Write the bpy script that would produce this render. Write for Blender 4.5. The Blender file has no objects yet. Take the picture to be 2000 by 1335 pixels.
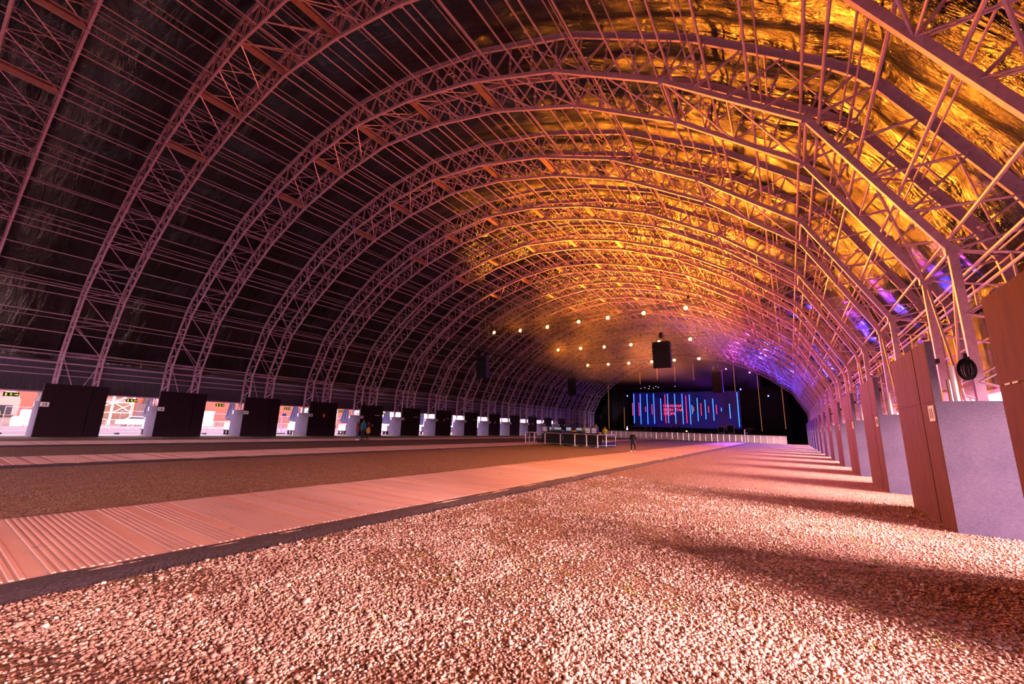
import bpy, math, random
import numpy as np
from mathutils import Vector, Matrix, noise

random.seed(7)
SC = bpy.context.scene
COL = SC.collection
R = math.radians

# ---------------------------------------------------------------- helpers
class MB:
    """collects simple shapes and links them as one mesh object"""
    def __init__(self):
        self.v = []; self.f = []; self.m = []; self.mi = 0
    def face(self, idx):
        self.f.append(idx); self.m.append(self.mi)
    def box(self, c, s, rz=0.0, M=None):
        hx, hy, hz = s[0]/2, s[1]/2, s[2]/2
        b = len(self.v)
        co, si = math.cos(rz), math.sin(rz)
        for x, y, z in ((-hx,-hy,-hz),(hx,-hy,-hz),(hx,hy,-hz),(-hx,hy,-hz),(-hx,-hy,hz),(hx,-hy,hz),(hx,hy,hz),(-hx,hy,hz)):
            if M is not None:
                p = M @ Vector((x, y, z)); p = (p.x+c[0], p.y+c[1], p.z+c[2])
            else:
                p = (c[0]+x*co-y*si, c[1]+x*si+y*co, c[2]+z)
            self.v.append(p)
        for q in ((3,2,1,0),(4,5,6,7),(0,1,5,4),(1,2,6,5),(2,3,7,6),(3,0,4,7)):
            self.face(tuple(b+i for i in q))
        return self
    def box2(self, a, b):
        return self.box(((a[0]+b[0])/2,(a[1]+b[1])/2,(a[2]+b[2])/2),(abs(b[0]-a[0]),abs(b[1]-a[1]),abs(b[2]-a[2])))
    def tube(self, p, q, r, n=6, r2=None, caps=True):
        p, q = Vector(p), Vector(q); d = q-p
        if d.length < 1e-6: return self
        d.normalize()
        u = d.orthogonal().normalized(); w = d.cross(u)
        b = len(self.v); r2 = r if r2 is None else r2
        for c, rr in ((p, r), (q, r2)):
            for i in range(n):
                a = 2*math.pi*i/n
                self.v.append(tuple(c+(u*math.cos(a)+w*math.sin(a))*rr))
        for i in range(n):
            j = (i+1) % n
            self.face((b+i, b+j, b+n+j, b+n+i))
        if caps:
            self.face(tuple(b+i for i in reversed(range(n)))); self.face(tuple(b+n+i for i in range(n)))
        return self
    def path(self, pts, r, n=6):
        for a, c in zip(pts, pts[1:]): self.tube(a, c, r, n)
        return self
    def bar(self, p, q, wy, wn, side):
        """rectangular bar from p to q; wy = width along 'side', wn = width across"""
        p, q = Vector(p), Vector(q); d = (q-p).normalized()
        s = Vector(side); s = (s-d*s.dot(d)).normalized(); n = d.cross(s)
        b = len(self.v)
        for c in (p, q):
            for a, e in ((-1,-1),(1,-1),(1,1),(-1,1)):
                self.v.append(tuple(c+s*(a*wy/2)+n*(e*wn/2)))
        for k in ((3,2,1,0),(4,5,6,7),(0,1,5,4),(1,2,6,5),(2,3,7,6),(3,0,4,7)):
            self.face(tuple(b+i for i in k))
        return self
    def poly(self, pts, th=None, axis=(0,1,0)):
        """flat outline given thickness along axis"""
        b = len(self.v); n = len(pts); ax = Vector(axis)
        for p in pts: self.v.append(tuple(p))
        if th is None:
            self.face(tuple(b+i for i in range(n))); return self
        for p in pts: self.v.append(tuple(Vector(p)+ax*th))
        self.face(tuple(b+i for i in reversed(range(n)))); self.face(tuple(b+n+i for i in range(n)))
        for i in range(n):
            j = (i+1) % n; self.face((b+i, b+j, b+n+j, b+n+i))
        return self
    def lathe(self, c, prof, n=16, axis='z'):
        b = len(self.v)
        for r, h in prof:
            for i in range(n):
                a = 2*math.pi*i/n; x, y = r*math.cos(a), r*math.sin(a)
                if axis == 'z': p = (c[0]+x, c[1]+y, c[2]+h)
                elif axis == 'y': p = (c[0]+x, c[1]+h, c[2]+y)
                else: p = (c[0]+h, c[1]+x, c[2]+y)
                self.v.append(p)
        for k in range(len(prof)-1):
            for i in range(n):
                j = (i+1) % n
                self.face((b+k*n+i, b+k*n+j, b+(k+1)*n+j, b+(k+1)*n+i))
        self.face(tuple(b+i for i in reversed(range(n))))
        self.face(tuple(b+(len(prof)-1)*n+i for i in range(n)))
        return self
    def mesh(self, name, mats):
        me = bpy.data.meshes.new(name)
        me.from_pydata(self.v, [], self.f)
        for m in (mats if isinstance(mats, (list, tuple)) else [mats]): me.materials.append(m)
        if any(self.m): me.polygons.foreach_set('material_index', self.m)
        me.update()
        return me
    def build(self, name, mats, parent=None, smooth=False):
        me = self.mesh(name, mats)
        if smooth: me.shade_smooth()
        o = bpy.data.objects.new(name, me); COL.objects.link(o)
        if parent is not None: o.parent = parent
        return o

def tag(o, label=None, cat=None, group=None, kind=None):
    if label: o['label'] = label
    if cat: o['category'] = cat
    if group: o['group'] = group
    if kind: o['kind'] = kind
    return o
def thing(name, label, cat, loc=(0,0,0), rz=0, group=None):
    o = bpy.data.objects.new(name, None); COL.objects.link(o)
    o.location = loc; o.rotation_euler = (0,0,rz); o.empty_display_size = .2
    return tag(o, label, cat, group)
def struct(name, mb, m, smooth=False):
    return tag(mb.build(name, m, None, smooth), kind='structure')
def dup(root, loc=None, rz=None, label=None, group=None):
    def cp(o, par):
        c = o.copy(); COL.objects.link(c)
        if par is not None: c.parent = par
        for ch in list(o.children): cp(ch, c)
        return c
    c = cp(root, None)
    if loc is not None: c.location = loc
    if rz is not None: c.rotation_euler = (0,0,rz)
    if label: c['label'] = label
    if group: c['group'] = group
    return c
def text_mesh(name, body, size, mat, parent, loc, rot, depth=.004, align='CENTER', bold=0.0, sx=1.0):
    cu = bpy.data.curves.new(name, 'FONT'); cu.body = body; cu.size = size
    cu.align_x = align; cu.align_y = 'CENTER'; cu.extrude = depth; cu.offset = bold
    cu.space_line = .95
    tmp = bpy.data.objects.new(name+'_tmp', cu); COL.objects.link(tmp)
    dg = bpy.context.evaluated_depsgraph_get()
    me = bpy.data.meshes.new_from_object(tmp.evaluated_get(dg))
    bpy.data.objects.remove(tmp)
    me.materials.clear(); me.materials.append(mat)
    o = bpy.data.objects.new(name, me); COL.objects.link(o)
    o.parent = parent; o.location = loc; o.rotation_euler = rot; o.scale = (sx,1,1)
    return o

ORD = ['first','second','third','fourth','fifth','sixth','seventh','eighth','ninth','tenth','eleventh','twelfth','thirteenth','fourteenth',
 'fifteenth','sixteenth','seventeenth','eighteenth','nineteenth','twentieth']
def nth(i):
    if i < 20: return ORD[i]
    t = {2:'twenty',3:'thirty',4:'forty',5:'fifty',6:'sixty',7:'seventy',8:'eighty',9:'ninety'}
    n = i+1
    if n % 10 == 0: return t[n//10][:-1]+'ieth'
    return t[n//10]+'-'+ORD[n%10-1]

# ---------------------------------------------------------------- materials
def mat(name, col, rough=.5, metal=0.0, spec=.5, emit=None, es=0.0):
    m = bpy.data.materials.new(name); m.use_nodes = True
    b = m.node_tree.nodes['Principled BSDF']
    b.inputs['Base Color'].default_value = (*col, 1); b.inputs['Roughness'].default_value = rough
    b.inputs['Metallic'].default_value = metal; b.inputs['Specular IOR Level'].default_value = spec
    if emit: b.inputs['Emission Color'].default_value = (*emit, 1); b.inputs['Emission Strength'].default_value = es
    return m
class NT:
    def __init__(s, m): s.t = m.node_tree; s.b = s.t.nodes['Principled BSDF']
    def n(s, kind, **kw):
        o = s.t.nodes.new(kind)
        for k, v in kw.items():
            if k in o.inputs: o.inputs[k].default_value = v
            else: setattr(o, k, v)
        return o
    def l(s, a, b): s.t.links.new(a, b)
    def coord(s, scale=(1,1,1), rot=(0,0,0)):
        tc = s.n('ShaderNodeTexCoord'); mp = s.n('ShaderNodeMapping')
        mp.inputs['Scale'].default_value = scale; mp.inputs['Rotation'].default_value = rot
        s.l(tc.outputs['Object'], mp.inputs['Vector']); return mp.outputs['Vector']
    def noise(s, vec, scale, detail=4, rough=.55, dist=0.0):
        o = s.n('ShaderNodeTexNoise'); o.inputs['Scale'].default_value = scale; o.inputs['Detail'].default_value = detail
        o.inputs['Roughness'].default_value = rough; o.inputs['Distortion'].default_value = dist
        s.l(vec, o.inputs['Vector']); return o.outputs['Fac']
    def ramp(s, fac, stops):
        o = s.n('ShaderNodeValToRGB'); e = o.color_ramp.elements
        e[0].position, e[0].color = stops[0][0], (*stops[0][1], 1)
        e[1].position, e[1].color = stops[-1][0], (*stops[-1][1], 1)
        for p, c in stops[1:-1]: k = e.new(p); k.color = (*c, 1)
        s.l(fac, o.inputs['Fac']); return o.outputs['Color']
    def mix(s, fac, a, b, mode='MIX'):
        o = s.n('ShaderNodeMix'); o.data_type = 'RGBA'; o.blend_type = mode
        for sock, v in ((o.inputs[0], fac), (o.inputs[6], a), (o.inputs[7], b)):
            if isinstance(v, (int, float)): sock.default_value = v
            elif isinstance(v, tuple): sock.default_value = (*v, 1)
            else: s.l(v, sock)
        return o.outputs[2]
    def bump(s, h, strength=.3, dist=.02, prev=None):
        o = s.n('ShaderNodeBump'); o.inputs['Strength'].default_value = strength; o.inputs['Distance'].default_value = dist
        s.l(h, o.inputs['Height'])
        if prev is not None: s.l(prev, o.inputs['Normal'])
        return o.outputs['Normal']
    def math(s, op, a, b=0.0):
        o = s.n('ShaderNodeMath'); o.operation = op
        for i, v in enumerate((a, b)):
            if isinstance(v, (int, float)): o.inputs[i].default_value = v
            else: s.l(v, o.inputs[i])
        return o.outputs[0]

def noisy(name, c1, c2, scale=3, stretch=(1,1,1), rough=.55, metal=0, spec=.5, bump=0, bd=.01, detail=6):
    m = mat(name, c1, rough, metal, spec); t = NT(m); v = t.coord(stretch)
    f = t.noise(v, scale, detail)
    t.l(t.ramp(f, [(.3, c1), (.7, c2)]), t.b.inputs['Base Color'])
    if bump:
        t.l(t.bump(f, bump, bd), t.b.inputs['Normal'])
    return m

M = {}
M['steel'] = noisy('galvanised steel', (.70,.44,.60), (.52,.31,.44), 9, rough=.5, metal=.25)
M['strut'] = noisy('brown channel steel', (.46,.20,.15), (.32,.13,.10), 7, rough=.5, metal=.2)
M['dark_steel'] = mat('black steel', (.03,.026,.03), .45, .5)
M['black'] = mat('black plastic', (.008,.007,.008), .6, 0, .25)
M['black_cloth'] = noisy('black drape', (.012,.010,.012), (.024,.018,.02), 2.5, (3,3,.3), rough=.9)
M['white'] = mat('white painted', (.80,.74,.76), .5)
M['paper'] = mat('white paper', (.85,.80,.82), .7)
M['ink'] = mat('black ink', (.015,.012,.015), .6)
M['red'] = mat('red print', (.75,.03,.04), .5)
M['teal'] = mat('teal fabric', (.01,.16,.24), .8)
M['skin'] = mat('skin', (.50,.25,.17), .5)
M['hair'] = mat('dark hair', (.018,.010,.009), .5)
M['red_cloth'] = mat('red fabric', (.34,.02,.02), .85)
M['denim'] = mat('blue denim', (.05,.06,.17), .85)
M['navy'] = mat('navy fabric', (.012,.013,.03), .85)
M['bag'] = mat('ochre fabric', (.60,.24,.03), .7)
M['hivis'] = mat('yellow hi-vis fabric', (.55,.62,.02), .7)
M['screen'] = mat('lit monitor screen', (.02,.02,.03), .3, emit=(.35,.42,.55), es=.6)
M['hoarding_white'] = noisy('white sheet', (.55,.47,.50), (.45,.37,.40), 3, rough=.5)
M['curtain'] = noisy('dark blue tarpaulin', (.035,.035,.10), (.07,.065,.15), 2.2, (1,1,.4), rough=.5, bump=.6, bd=.08)
M['glass'] = mat('dark glazing', (.02,.02,.03), .1)
M['rubber'] = mat('black rubber', (.015,.013,.014), .7)
M['barrier'] = mat('aluminium barrier', (.72,.62,.64), .38, .55)
M['lens'] = mat('hot amber lamp lens', (1,.5,.1), .3, emit=(1.0,.36,.05), es=60)
M['blue_led'] = mat('blue batten light', (.02,.05,.2), .3, emit=(.03,.20,1.0), es=3.2)
M['pink_led'] = mat('red batten light', (.2,.02,.05), .3, emit=(1.0,.03,.16), es=1.7)
M['amber_lit'] = mat('amber lit strip glow', (.3,.14,.07), .4, emit=(1.0,.36,.15), es=.34)  # glow stands in for amber light falling on pipes and drape edges
M['text_led'] = mat('red screen lettering', (.2,.02,.05), .3, emit=(1.0,.05,.10), es=2.2)
M['exit_green'] = mat('lit exit pictogram', (.5,.6,.05), .4, emit=(.62,.80,.06), es=1.1)
M['spot_w'] = mat('small white lamp', (.8,.8,.8), .3, emit=(1,.85,.75), es=3)
M['magenta_lens'] = mat('magenta lamp lens', (.5,.1,.5), .3, emit=(1,.12,.75), es=14)
M['blue_lens'] = mat('blue lamp lens', (.1,.1,.6), .3, emit=(.08,.10,1.0), es=14)
M['green_glass'] = mat('green stock', (.08,.25,.05), .4)

def m_membrane():
    m = mat('black pvc membrane', (.002,.0015,.002), .3, 0.0, .5); t = NT(m); t.b.inputs['IOR'].default_value = 1.85
    v = t.coord((1,1,1))
    f1 = t.noise(t.coord((.30,1.3,.30)), 1.5, 5, .62, .8)      # folds running round the arch
    f2 = t.noise(t.coord((1,.5,1)), 4.5, 4, .6, 1.2)
    b1 = t.bump(f1, .6, .22)
    t.l(t.bump(f2, .35, .05, b1), t.b.inputs['Normal'])
    t.l(t.ramp(t.noise(v, .7, 3), [(.35,(.11,.11,.11)),(.7,(.24,.24,.24))]), t.b.inputs['Roughness'])
    return m
M['membrane'] = m_membrane()
def m_skirt():
    m = mat('black skirt sheeting', (.035,.020,.046), .45, 0, .5); t = NT(m)
    f = t.noise(t.coord((1,1.2,.35)), 2.2, 6, .65, 1.5)
    t.l(t.bump(f, .9, .12), t.b.inputs['Normal']); return m
M['skirt'] = m_skirt()
def m_board(name, a, b, rough=.42):
    m = mat(name, a, rough, 0, .12); t = NT(m)
    f = t.noise(t.coord((2.0,2.0,.45)), 2.2, 8, .68)
    t.l(t.ramp(f, [(.28,a),(.55,b),(.8,tuple(x*.75 for x in a))]), t.b.inputs['Base Color'])
    t.l(t.bump(t.noise(t.coord((14,14,3)), 6, 4), .15, .004), t.b.inputs['Normal']); return m
M['amber_ply'] = m_board('amber tinted plywood', (.060,.019,.007), (.125,.040,.009), .8)  # right row boards; amber lamp light is mixed into the brown
def m_grey():
    m = mat('grey fibre board', (.36,.31,.36), .7); t = NT(m)
    f = t.noise(t.coord((5,5,9),(.3,.5,.2)), 5, 8, .7, .6)
    g = t.noise(t.coord((1,1,1)), 1.3, 3)
    c = t.ramp(f, [(.3,(.055,.040,.085)),(.5,(.105,.075,.14)),(.72,(.17,.125,.20))])
    t.l(t.mix(.35, c, t.ramp(g, [(.35,(.05,.035,.085)),(.65,(.14,.10,.16))])), t.b.inputs['Base Color'])
    t.l(t.bump(f, .25, .006), t.b.inputs['Normal']); return m
M['grey_board'] = m_grey()
M['black_ply'] = m_board('black film faced plywood', (.010,.005,.008), (.019,.008,.012), .8)
def m_ground():
    m = mat('gravel and thin grass', (.4,.3,.25), .9, 0, .2); t = NT(m)
    v = t.coord()
    vo = t.n('ShaderNodeTexVoronoi'); vo.inputs['Scale'].default_value = 30; t.l(v, vo.inputs['Vector'])
    vo2 = t.n('ShaderNodeTexVoronoi'); vo2.inputs['Scale'].default_value = 13; t.l(v, vo2.inputs['Vector'])
    hs = t.n('ShaderNodeSeparateColor'); t.l(vo.outputs['Color'], hs.inputs[0])
    stone = t.ramp(hs.outputs[0], [(0,(.30,.15,.12)),(.35,(.50,.28,.20)),(.7,(.64,.37,.27)),(1,(.80,.53,.42))])
    gap = t.ramp(vo.outputs['Distance'], [(.25,(1,1,1)),(.62,(.30,.24,.24))])
    stone = t.mix(1, stone, gap, 'MULTIPLY')
    # earth patches, moss and grass
    big = t.noise(v, .42, 5, .6); mid = t.noise(v, 1.7, 6, .65); fine = t.noise(v, 9, 4, .6)
    earth = t.ramp(fine, [(.3,(.17,.07,.05)),(.7,(.34,.17,.12))])
    fe = t.math('MULTIPLY', t.ramp(mid, [(.50,(0,0,0)),(.66,(1,1,1))]), .75)
    c = t.mix(fe, stone, earth)
    grass = t.ramp(fine, [(.3,(.09,.066,.020)),(.7,(.27,.19,.055))])
    tc = t.n('ShaderNodeTexCoord'); sp = t.n('ShaderNodeSeparateXYZ'); t.l(tc.outputs['Object'], sp.inputs[0])
    inner = t.n('ShaderNodeMapRange'); inner.inputs[1].default_value = 10.5; inner.inputs[2].default_value = 9.5; t.l(sp.outputs[0], inner.inputs[0])
    gz = t.ramp(t.noise(v, .9, 6, .7), [(.50,(0,0,0)),(.68,(1,1,1))])
    gi = t.ramp(big, [(.25,(.35,.35,.35)),(.60,(.95,.95,.95))])
    far = t.n('ShaderNodeMapRange'); far.inputs[1].default_value = 5; far.inputs[2].default_value = 30; t.l(sp.outputs[1], far.inputs[0])
    gi = t.math('MULTIPLY', gi, t.math('MAXIMUM', .22, far.outputs[0]))
    gr = t.math('MAXIMUM', t.math('MULTIPLY', gz, .30), t.math('MULTIPLY', gi, inner.outputs[0]))
    c = t.mix(gr, c, grass)
    yl = t.math('MULTIPLY', t.ramp(t.noise(v, 3.1, 3, .5), [(.62,(0,0,0)),(.72,(1,1,1))]), .6)
    c = t.mix(yl, c, (.33,.29,.05))
    t.l(c, t.b.inputs['Base Color'])
    h = t.math('ADD', t.math('MULTIPLY', vo.outputs['Distance'], -1.0), t.math('MULTIPLY', vo2.outputs['Distance'], -.6))
    b = t.bump(h, .9, .03)
    t.l(t.bump(mid, .5, .10, b), t.b.inputs['Normal']); return m
M['ground'] = m_ground()
def m_track(name):
    m = mat(name, (.62,.43,.36), .6, 0, .3); t = NT(m)
    v = t.coord(); sp = t.n('ShaderNodeSeparateXYZ'); t.l(v, sp.inputs[0])
    rib = t.math('SINE', t.math('MULTIPLY', sp.outputs[1], 2*math.pi/.105))
    plank = t.math('SINE', t.math('MULTIPLY', sp.outputs[1], 2*math.pi/.72))
    on = t.ramp(t.math('MULTIPLY_ADD', plank, .5), [(.30,(0,0,0)),(.36,(1,1,1))])
    rb = t.math('MULTIPLY', t.ramp(t.math('MULTIPLY_ADD', rib, .5), [(.30,(0,0,0)),(.62,(1,1,1))]), on)
    dirt = t.noise(v, 2.6, 8, .72, .5)
    d2 = t.noise(t.coord((.25,1.0,1)), 1.1, 5, .6)
    base = t.ramp(d2, [(.3,(.72,.37,.30)),(.7,(.90,.51,.42))])
    c = t.mix(t.ramp(dirt, [(.60,(0,0,0)),(.74,(.8,.8,.8))]), base, (.14,.07,.07))
    t.l(c, t.b.inputs['Base Color']); return m
M['track'] = m_track('ribbed trackway plank')
M['ramp'] = noisy('dark rubble edging', (.022,.012,.018), (.075,.040,.052), 30, rough=.9, bump=.9, bd=.03)
def m_brick():
    m = mat('orange brick', (.6,.2,.1), .85); t = NT(m)
    tc = t.n('ShaderNodeTexCoord'); sp = t.n('ShaderNodeSeparateXYZ'); t.l(tc.outputs['Object'], sp.inputs[0])
    cb = t.n('ShaderNodeCombineXYZ'); t.l(sp.outputs[1], cb.inputs[0]); t.l(sp.outputs[2], cb.inputs[1])
    br = t.n('ShaderNodeTexBrick'); br.inputs['Scale'].default_value = 2.2
    br.inputs['Color1'].default_value = (.060,.010,.0022,1); br.inputs['Color2'].default_value = (.040,.006,.0018,1); br.inputs['Mortar'].default_value = (.027,.009,.004,1)
    br.inputs['Mortar Size'].default_value = .02
    t.l(cb.outputs[0], br.inputs['Vector'])
    n = t.noise(tc.outputs['Object'], 3, 5, .7)
    t.l(t.mix(.55, br.outputs['Color'], t.ramp(n, [(.3,(.040,.006,.0015)),(.7,(.080,.018,.0045))])), t.b.inputs['Base Color']); return m
M['brick'] = m_brick()
M['paving'] = noisy('pale outdoor paving', (.075,.040,.028), (.05,.022,.016), .5, (1,.2,1), rough=.8)
M['concrete'] = noisy('white concrete strip', (.30,.26,.27), (.24,.20,.21), 1.0, rough=.8)
M['timber'] = noisy('tan cladding', (.055,.027,.010), (.04,.018,.007), 2, rough=.8)
M['fence_brown'] = mat('brown slats', (.012,.005,.007), .7)
M['dark_blue'] = mat('dark blue paint', (.03,.05,.20), .5)
M['turquoise'] = mat('turquoise paint', (.10,.38,.42), .5)
M['stall'] = mat('cream stall panel', (.075,.06,.048), .6)
M['dark_int'] = mat('dark stall interior', (.05,.04,.04), .7)
M['turf'] = noisy('yellowish grass strip', (.20,.16,.04), (.36,.28,.09), 6, rough=.95, bump=.7, bd=.04)
M['led_back'] = None

# ---------------------------------------------------------------- layout numbers (metres; hall axis = Y, hall centre X = 0)
S = 6.397            # bay
Y0 = 4.984           # near edge of the boards of bay 0
WB = 3.30            # board width
YN = 5.630           # near truss plane of bay 0
GAP = 2.134          # between the two planes of an arch
PROF = [(0,19.28),(4.65,18.75),(9.15,17.58),(13.57,15.75),(17.65,13.10),(21.25,9.98),(23.40,5.72)]
KINK = [(-x, z) for x, z in reversed(PROF[1:])] + PROF
K0, K1 = -2, 15      # bays with arches
XF = 22.57           # inner face of the boards
YEND = 113.0

def offset_profile(d):
    """inner profile moved outwards by d, with vertical legs"""
    pts = [Vector((x, z)) for x, z in KINK]
    pts = [Vector((KINK[0][0], 0))] + pts + [Vector((KINK[-1][0], 0))]
    out = []
    segn = []
    for a, b in zip(pts, pts[1:]):
        t = (b-a).normalized(); segn.append(Vector((-t.y, t.x)))
    for i, p in enumerate(pts):
        if i == 0: out.append(p+segn[0]*d)
        elif i == len(pts)-1: out.append(p+segn[-1]*d)
        else:
            n = (segn[i-1]+segn[i]).normalized(); out.append(p+n*(d/max(.3, n.dot(segn[i]))))
    return out                                    # 15 points
INN = offset_profile(0); OUT = offset_profile(1.5)
NKP = len(INN)

# ---------------------------------------------------------------- lattice arch
def sec(prof, y, z0=None):
    return [Vector((p.x, y, p.y)) for p in prof]
def make_arch():
    root = thing('lattice_arch', 'x', 'arch', (0,0,0), 0, 'lattice roof arches')
    for y in (0, GAP):
        a = sec(INN, y); b = sec(OUT, y)
        m = MB()
        for p, q in zip(a, a[1:]):
            d = (q-p).normalized(); m.bar(p-d*.04, q+d*.04, .10, .15, (0,1,0))
        for p in a[1:-1]:                         # bolted splice plates at the kinks
            m.box(p, (.22,.13,.22))
        m.build('inner_chord', M['steel'], root)
        m = MB()
        # rounded knees: chamfer each outer kink
        pts = [b[0]]
        for i in range(1, NKP-1):
            u = (b[i-1]-b[i]).normalized(); w = (b[i+1]-b[i]).normalized(); k = .35 if i not in (1, 2, NKP-2, NKP-3) else .8
            pts += [b[i]+u*k, b[i]+(u+w)*k*.28, b[i]+w*k]
        pts.append(b[-1])
        for p, q in zip(pts, pts[1:]):
            d = (q-p).normalized(); n = Vector((-d.z, 0, d.x))
            m.bar(p-d*.02, q+d*.02, .045, .20, (0,1,0))
            m.bar(p-d*.02-n*.11, q+d*.02-n*.11, .09, .04, (0,1,0))
            m.bar(p-d*.02+n*.11, q+d*.02+n*.11, .09, .03, (0,1,0))
        m.build('outer_chord', M['steel'], root)
        m = MB()
        for i in range(NKP-1):
            p0, p1, o0, o1 = a[i], a[i+1], b[i], b[i+1]
            if i == 0 or i == NKP-2: n = 4
            else: n = 4
            for k in range(n):
                t0, t1, tm = k/n, (k+1)/n, (k+.5)/n
                i0, i1 = p0.lerp(p1, t0), p0.lerp(p1, t1); om = o0.lerp(o1, tm)
                for s in (-.045, .045):
                    dy = Vector((0, s, 0))
                    m.tube(i0+dy, om+dy*.4, .021, 5); m.tube(i1+dy, om+dy*.4, .021, 5)
                # tie between neighbouring laces at mid height, with its round clamps
                c0 = i0.lerp(om, .55); c1 = i1.lerp(om, .55)
                if k % 2 == 0: m.tube(c0, c1, .024, 5)
                cd = (om-i1).normalized()
                cc = i1.lerp(om, .42); m.tube(cc-cd*.03, cc+cd*.03, .075, 8)
            m.tube(p0, o0, .032, 6)
        m.build('web_lacing', M['steel'], root)
    # cross members between the two planes
    a0, a1 = sec(INN, 0), sec(INN, GAP); b0, b1 = sec(OUT, 0), sec(OUT, GAP)
    for i in range(1, NKP-1):
        if abs(a0[i].x) < 10:
            m = MB(); n = Vector((a0[i].x*.35, 0, 20)).normalized(); s = Vector((n.z, 0, -n.x))
            c = .06
            m.bar(a0[i]+Vector((0,.1,0))+n*c, a1[i]-Vector((0,.1,0))+n*c, .36, .05, s)
            m.bar(a0[i]+Vector((0,.1,0))+n*.14+s*.165, a1[i]-Vector((0,.1,0))+n*.14+s*.165, .03, .16, s)
            m.bar(a0[i]+Vector((0,.1,0))+n*.14-s*.165, a1[i]-Vector((0,.1,0))+n*.14-s*.165, .03, .16, s)
            m.build('strut_beam', M['strut'], root)
        else:
            m = MB(); m.tube(a0[i], a1[i], .038); m.tube(a0[i]+Vector((0,0,.3)), a1[i]+Vector((0,0,.3)), .03)
            m.build('tie_tube', M['steel'], root)
        m = MB(); m.tube(a0[i], b1[i], .028, 5); m.tube(b0[i], b1[i], .034, 5)
        m.build('sway_brace', M['steel'], root)
    for i in range(NKP-1):
        m = MB()
        nm = a0[i].lerp(a0[i+1], .5); fm = a1[i].lerp(a1[i+1], .5)
        on, of = b0[i].lerp(b0[i+1], .5), b1[i].lerp(b1[i+1], .5)
        if i in (0, NKP-2):
            nm = a0[i].lerp(a0[i+1], .5); fm = a1[i].lerp(a1[i+1], .5)
            m.tube(a0[i], a1[i+1], .028, 5); m.tube(a1[i], a0[i+1], .028, 5); m.tube(nm, fm, .028, 5)
        else:
            lo = i if a0[i].z < a0[i+1].z else i+1; hi = i+1 if lo == i else i
            m.tube(nm, a1[lo], .028, 5); m.tube(nm, fm, .024, 5); m.tube(a0[hi], fm, .028, 5)
            m.tube(nm, of, .024, 5); m.tube(on, of, .028, 5); m.tube(on, b1[lo], .024, 5)
        m.build('cross_brace', M['steel'], root)
    return root
arch = make_arch()
ARCH_NOTE = {-2:'two bays behind the nearest arch, mostly overhead', -1:'nearest arch, cut by the left picture edge',
  15:'farthest arch, framing the stage front'}
for k in range(K1, K0-1, -1):
    if k == 15: lab = 'pale lit steel lattice arch framing the black stage front, last in the hall'
    elif k == -2: lab = 'steel lattice arch over the entrance end, behind all the numbered boards'
    elif k == -1: lab = 'steel lattice arch just ahead overhead, nearer than the boards marked 15'
    else: lab = 'steel lattice arch springing from the left boards marked %d' % (15+k)
    if k in (13, 14): lab = 'steel lattice arch beyond the last numbered boards, %s before the pale stage arch' % ('second' if k == 13 else 'just')
    o = arch if k == K0 else dup(arch)
    o.location = (0, YN+k*S, 0); o['label'] = lab

# ---------------------------------------------------------------- purlins (run the whole length)
PY_A, PY_B = YN+K0*S-.3, YN+K1*S+GAP+.3
plist = []
for i in range(1, NKP-2):
    a, b = INN[i], INN[i+1]; d = (b-a).normalized(); n = Vector((-d.y, d.x))
    for t in (.055, .36, .64, .945): plist.append((a.lerp(b, t)+n*.15, .036))
for i in range(1, NKP-1):
    p, o = INN[i], OUT[i]; c = p.lerp(o, .86)
    d = ((INN[i+1]-INN[i-1])).normalized()
    for s in (-.13, .13): plist.append((c+d*s, .026))
for i in range(1, NKP-2):
    c = OUT[i].lerp(OUT[i+1], .5); n = (INN[i].lerp(INN[i+1], .5)-c).normalized(); plist.append((c+n*.25, .024))
for s in (-1, 1):
    for x, z, r in ((23.62,5.25,.034),(23.62,4.75,.03),(24.8,5.3,.03),(24.8,4.4,.028)): plist.append((Vector((s*x, z)), r))
ang = lambda p: math.atan2(p[0].y-2, -p[0].x)
plist.sort(key=ang)
for i, (p, r) in enumerate(plist):
    o = MB().tube((0,PY_A,0), (0,PY_B,0), r, 6).build('purlin', M['steel'])
    o.location = (p.x, 0, p.y)
    side = i if i < len(plist)/2 else len(plist)-1-i
    tag(o, 'long steel purlin tube under the roof, %s counting up from the %s boards' % (nth(side), 'left' if i < len(plist)/2 else 'right'), 'purlin', 'roof purlins')

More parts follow.
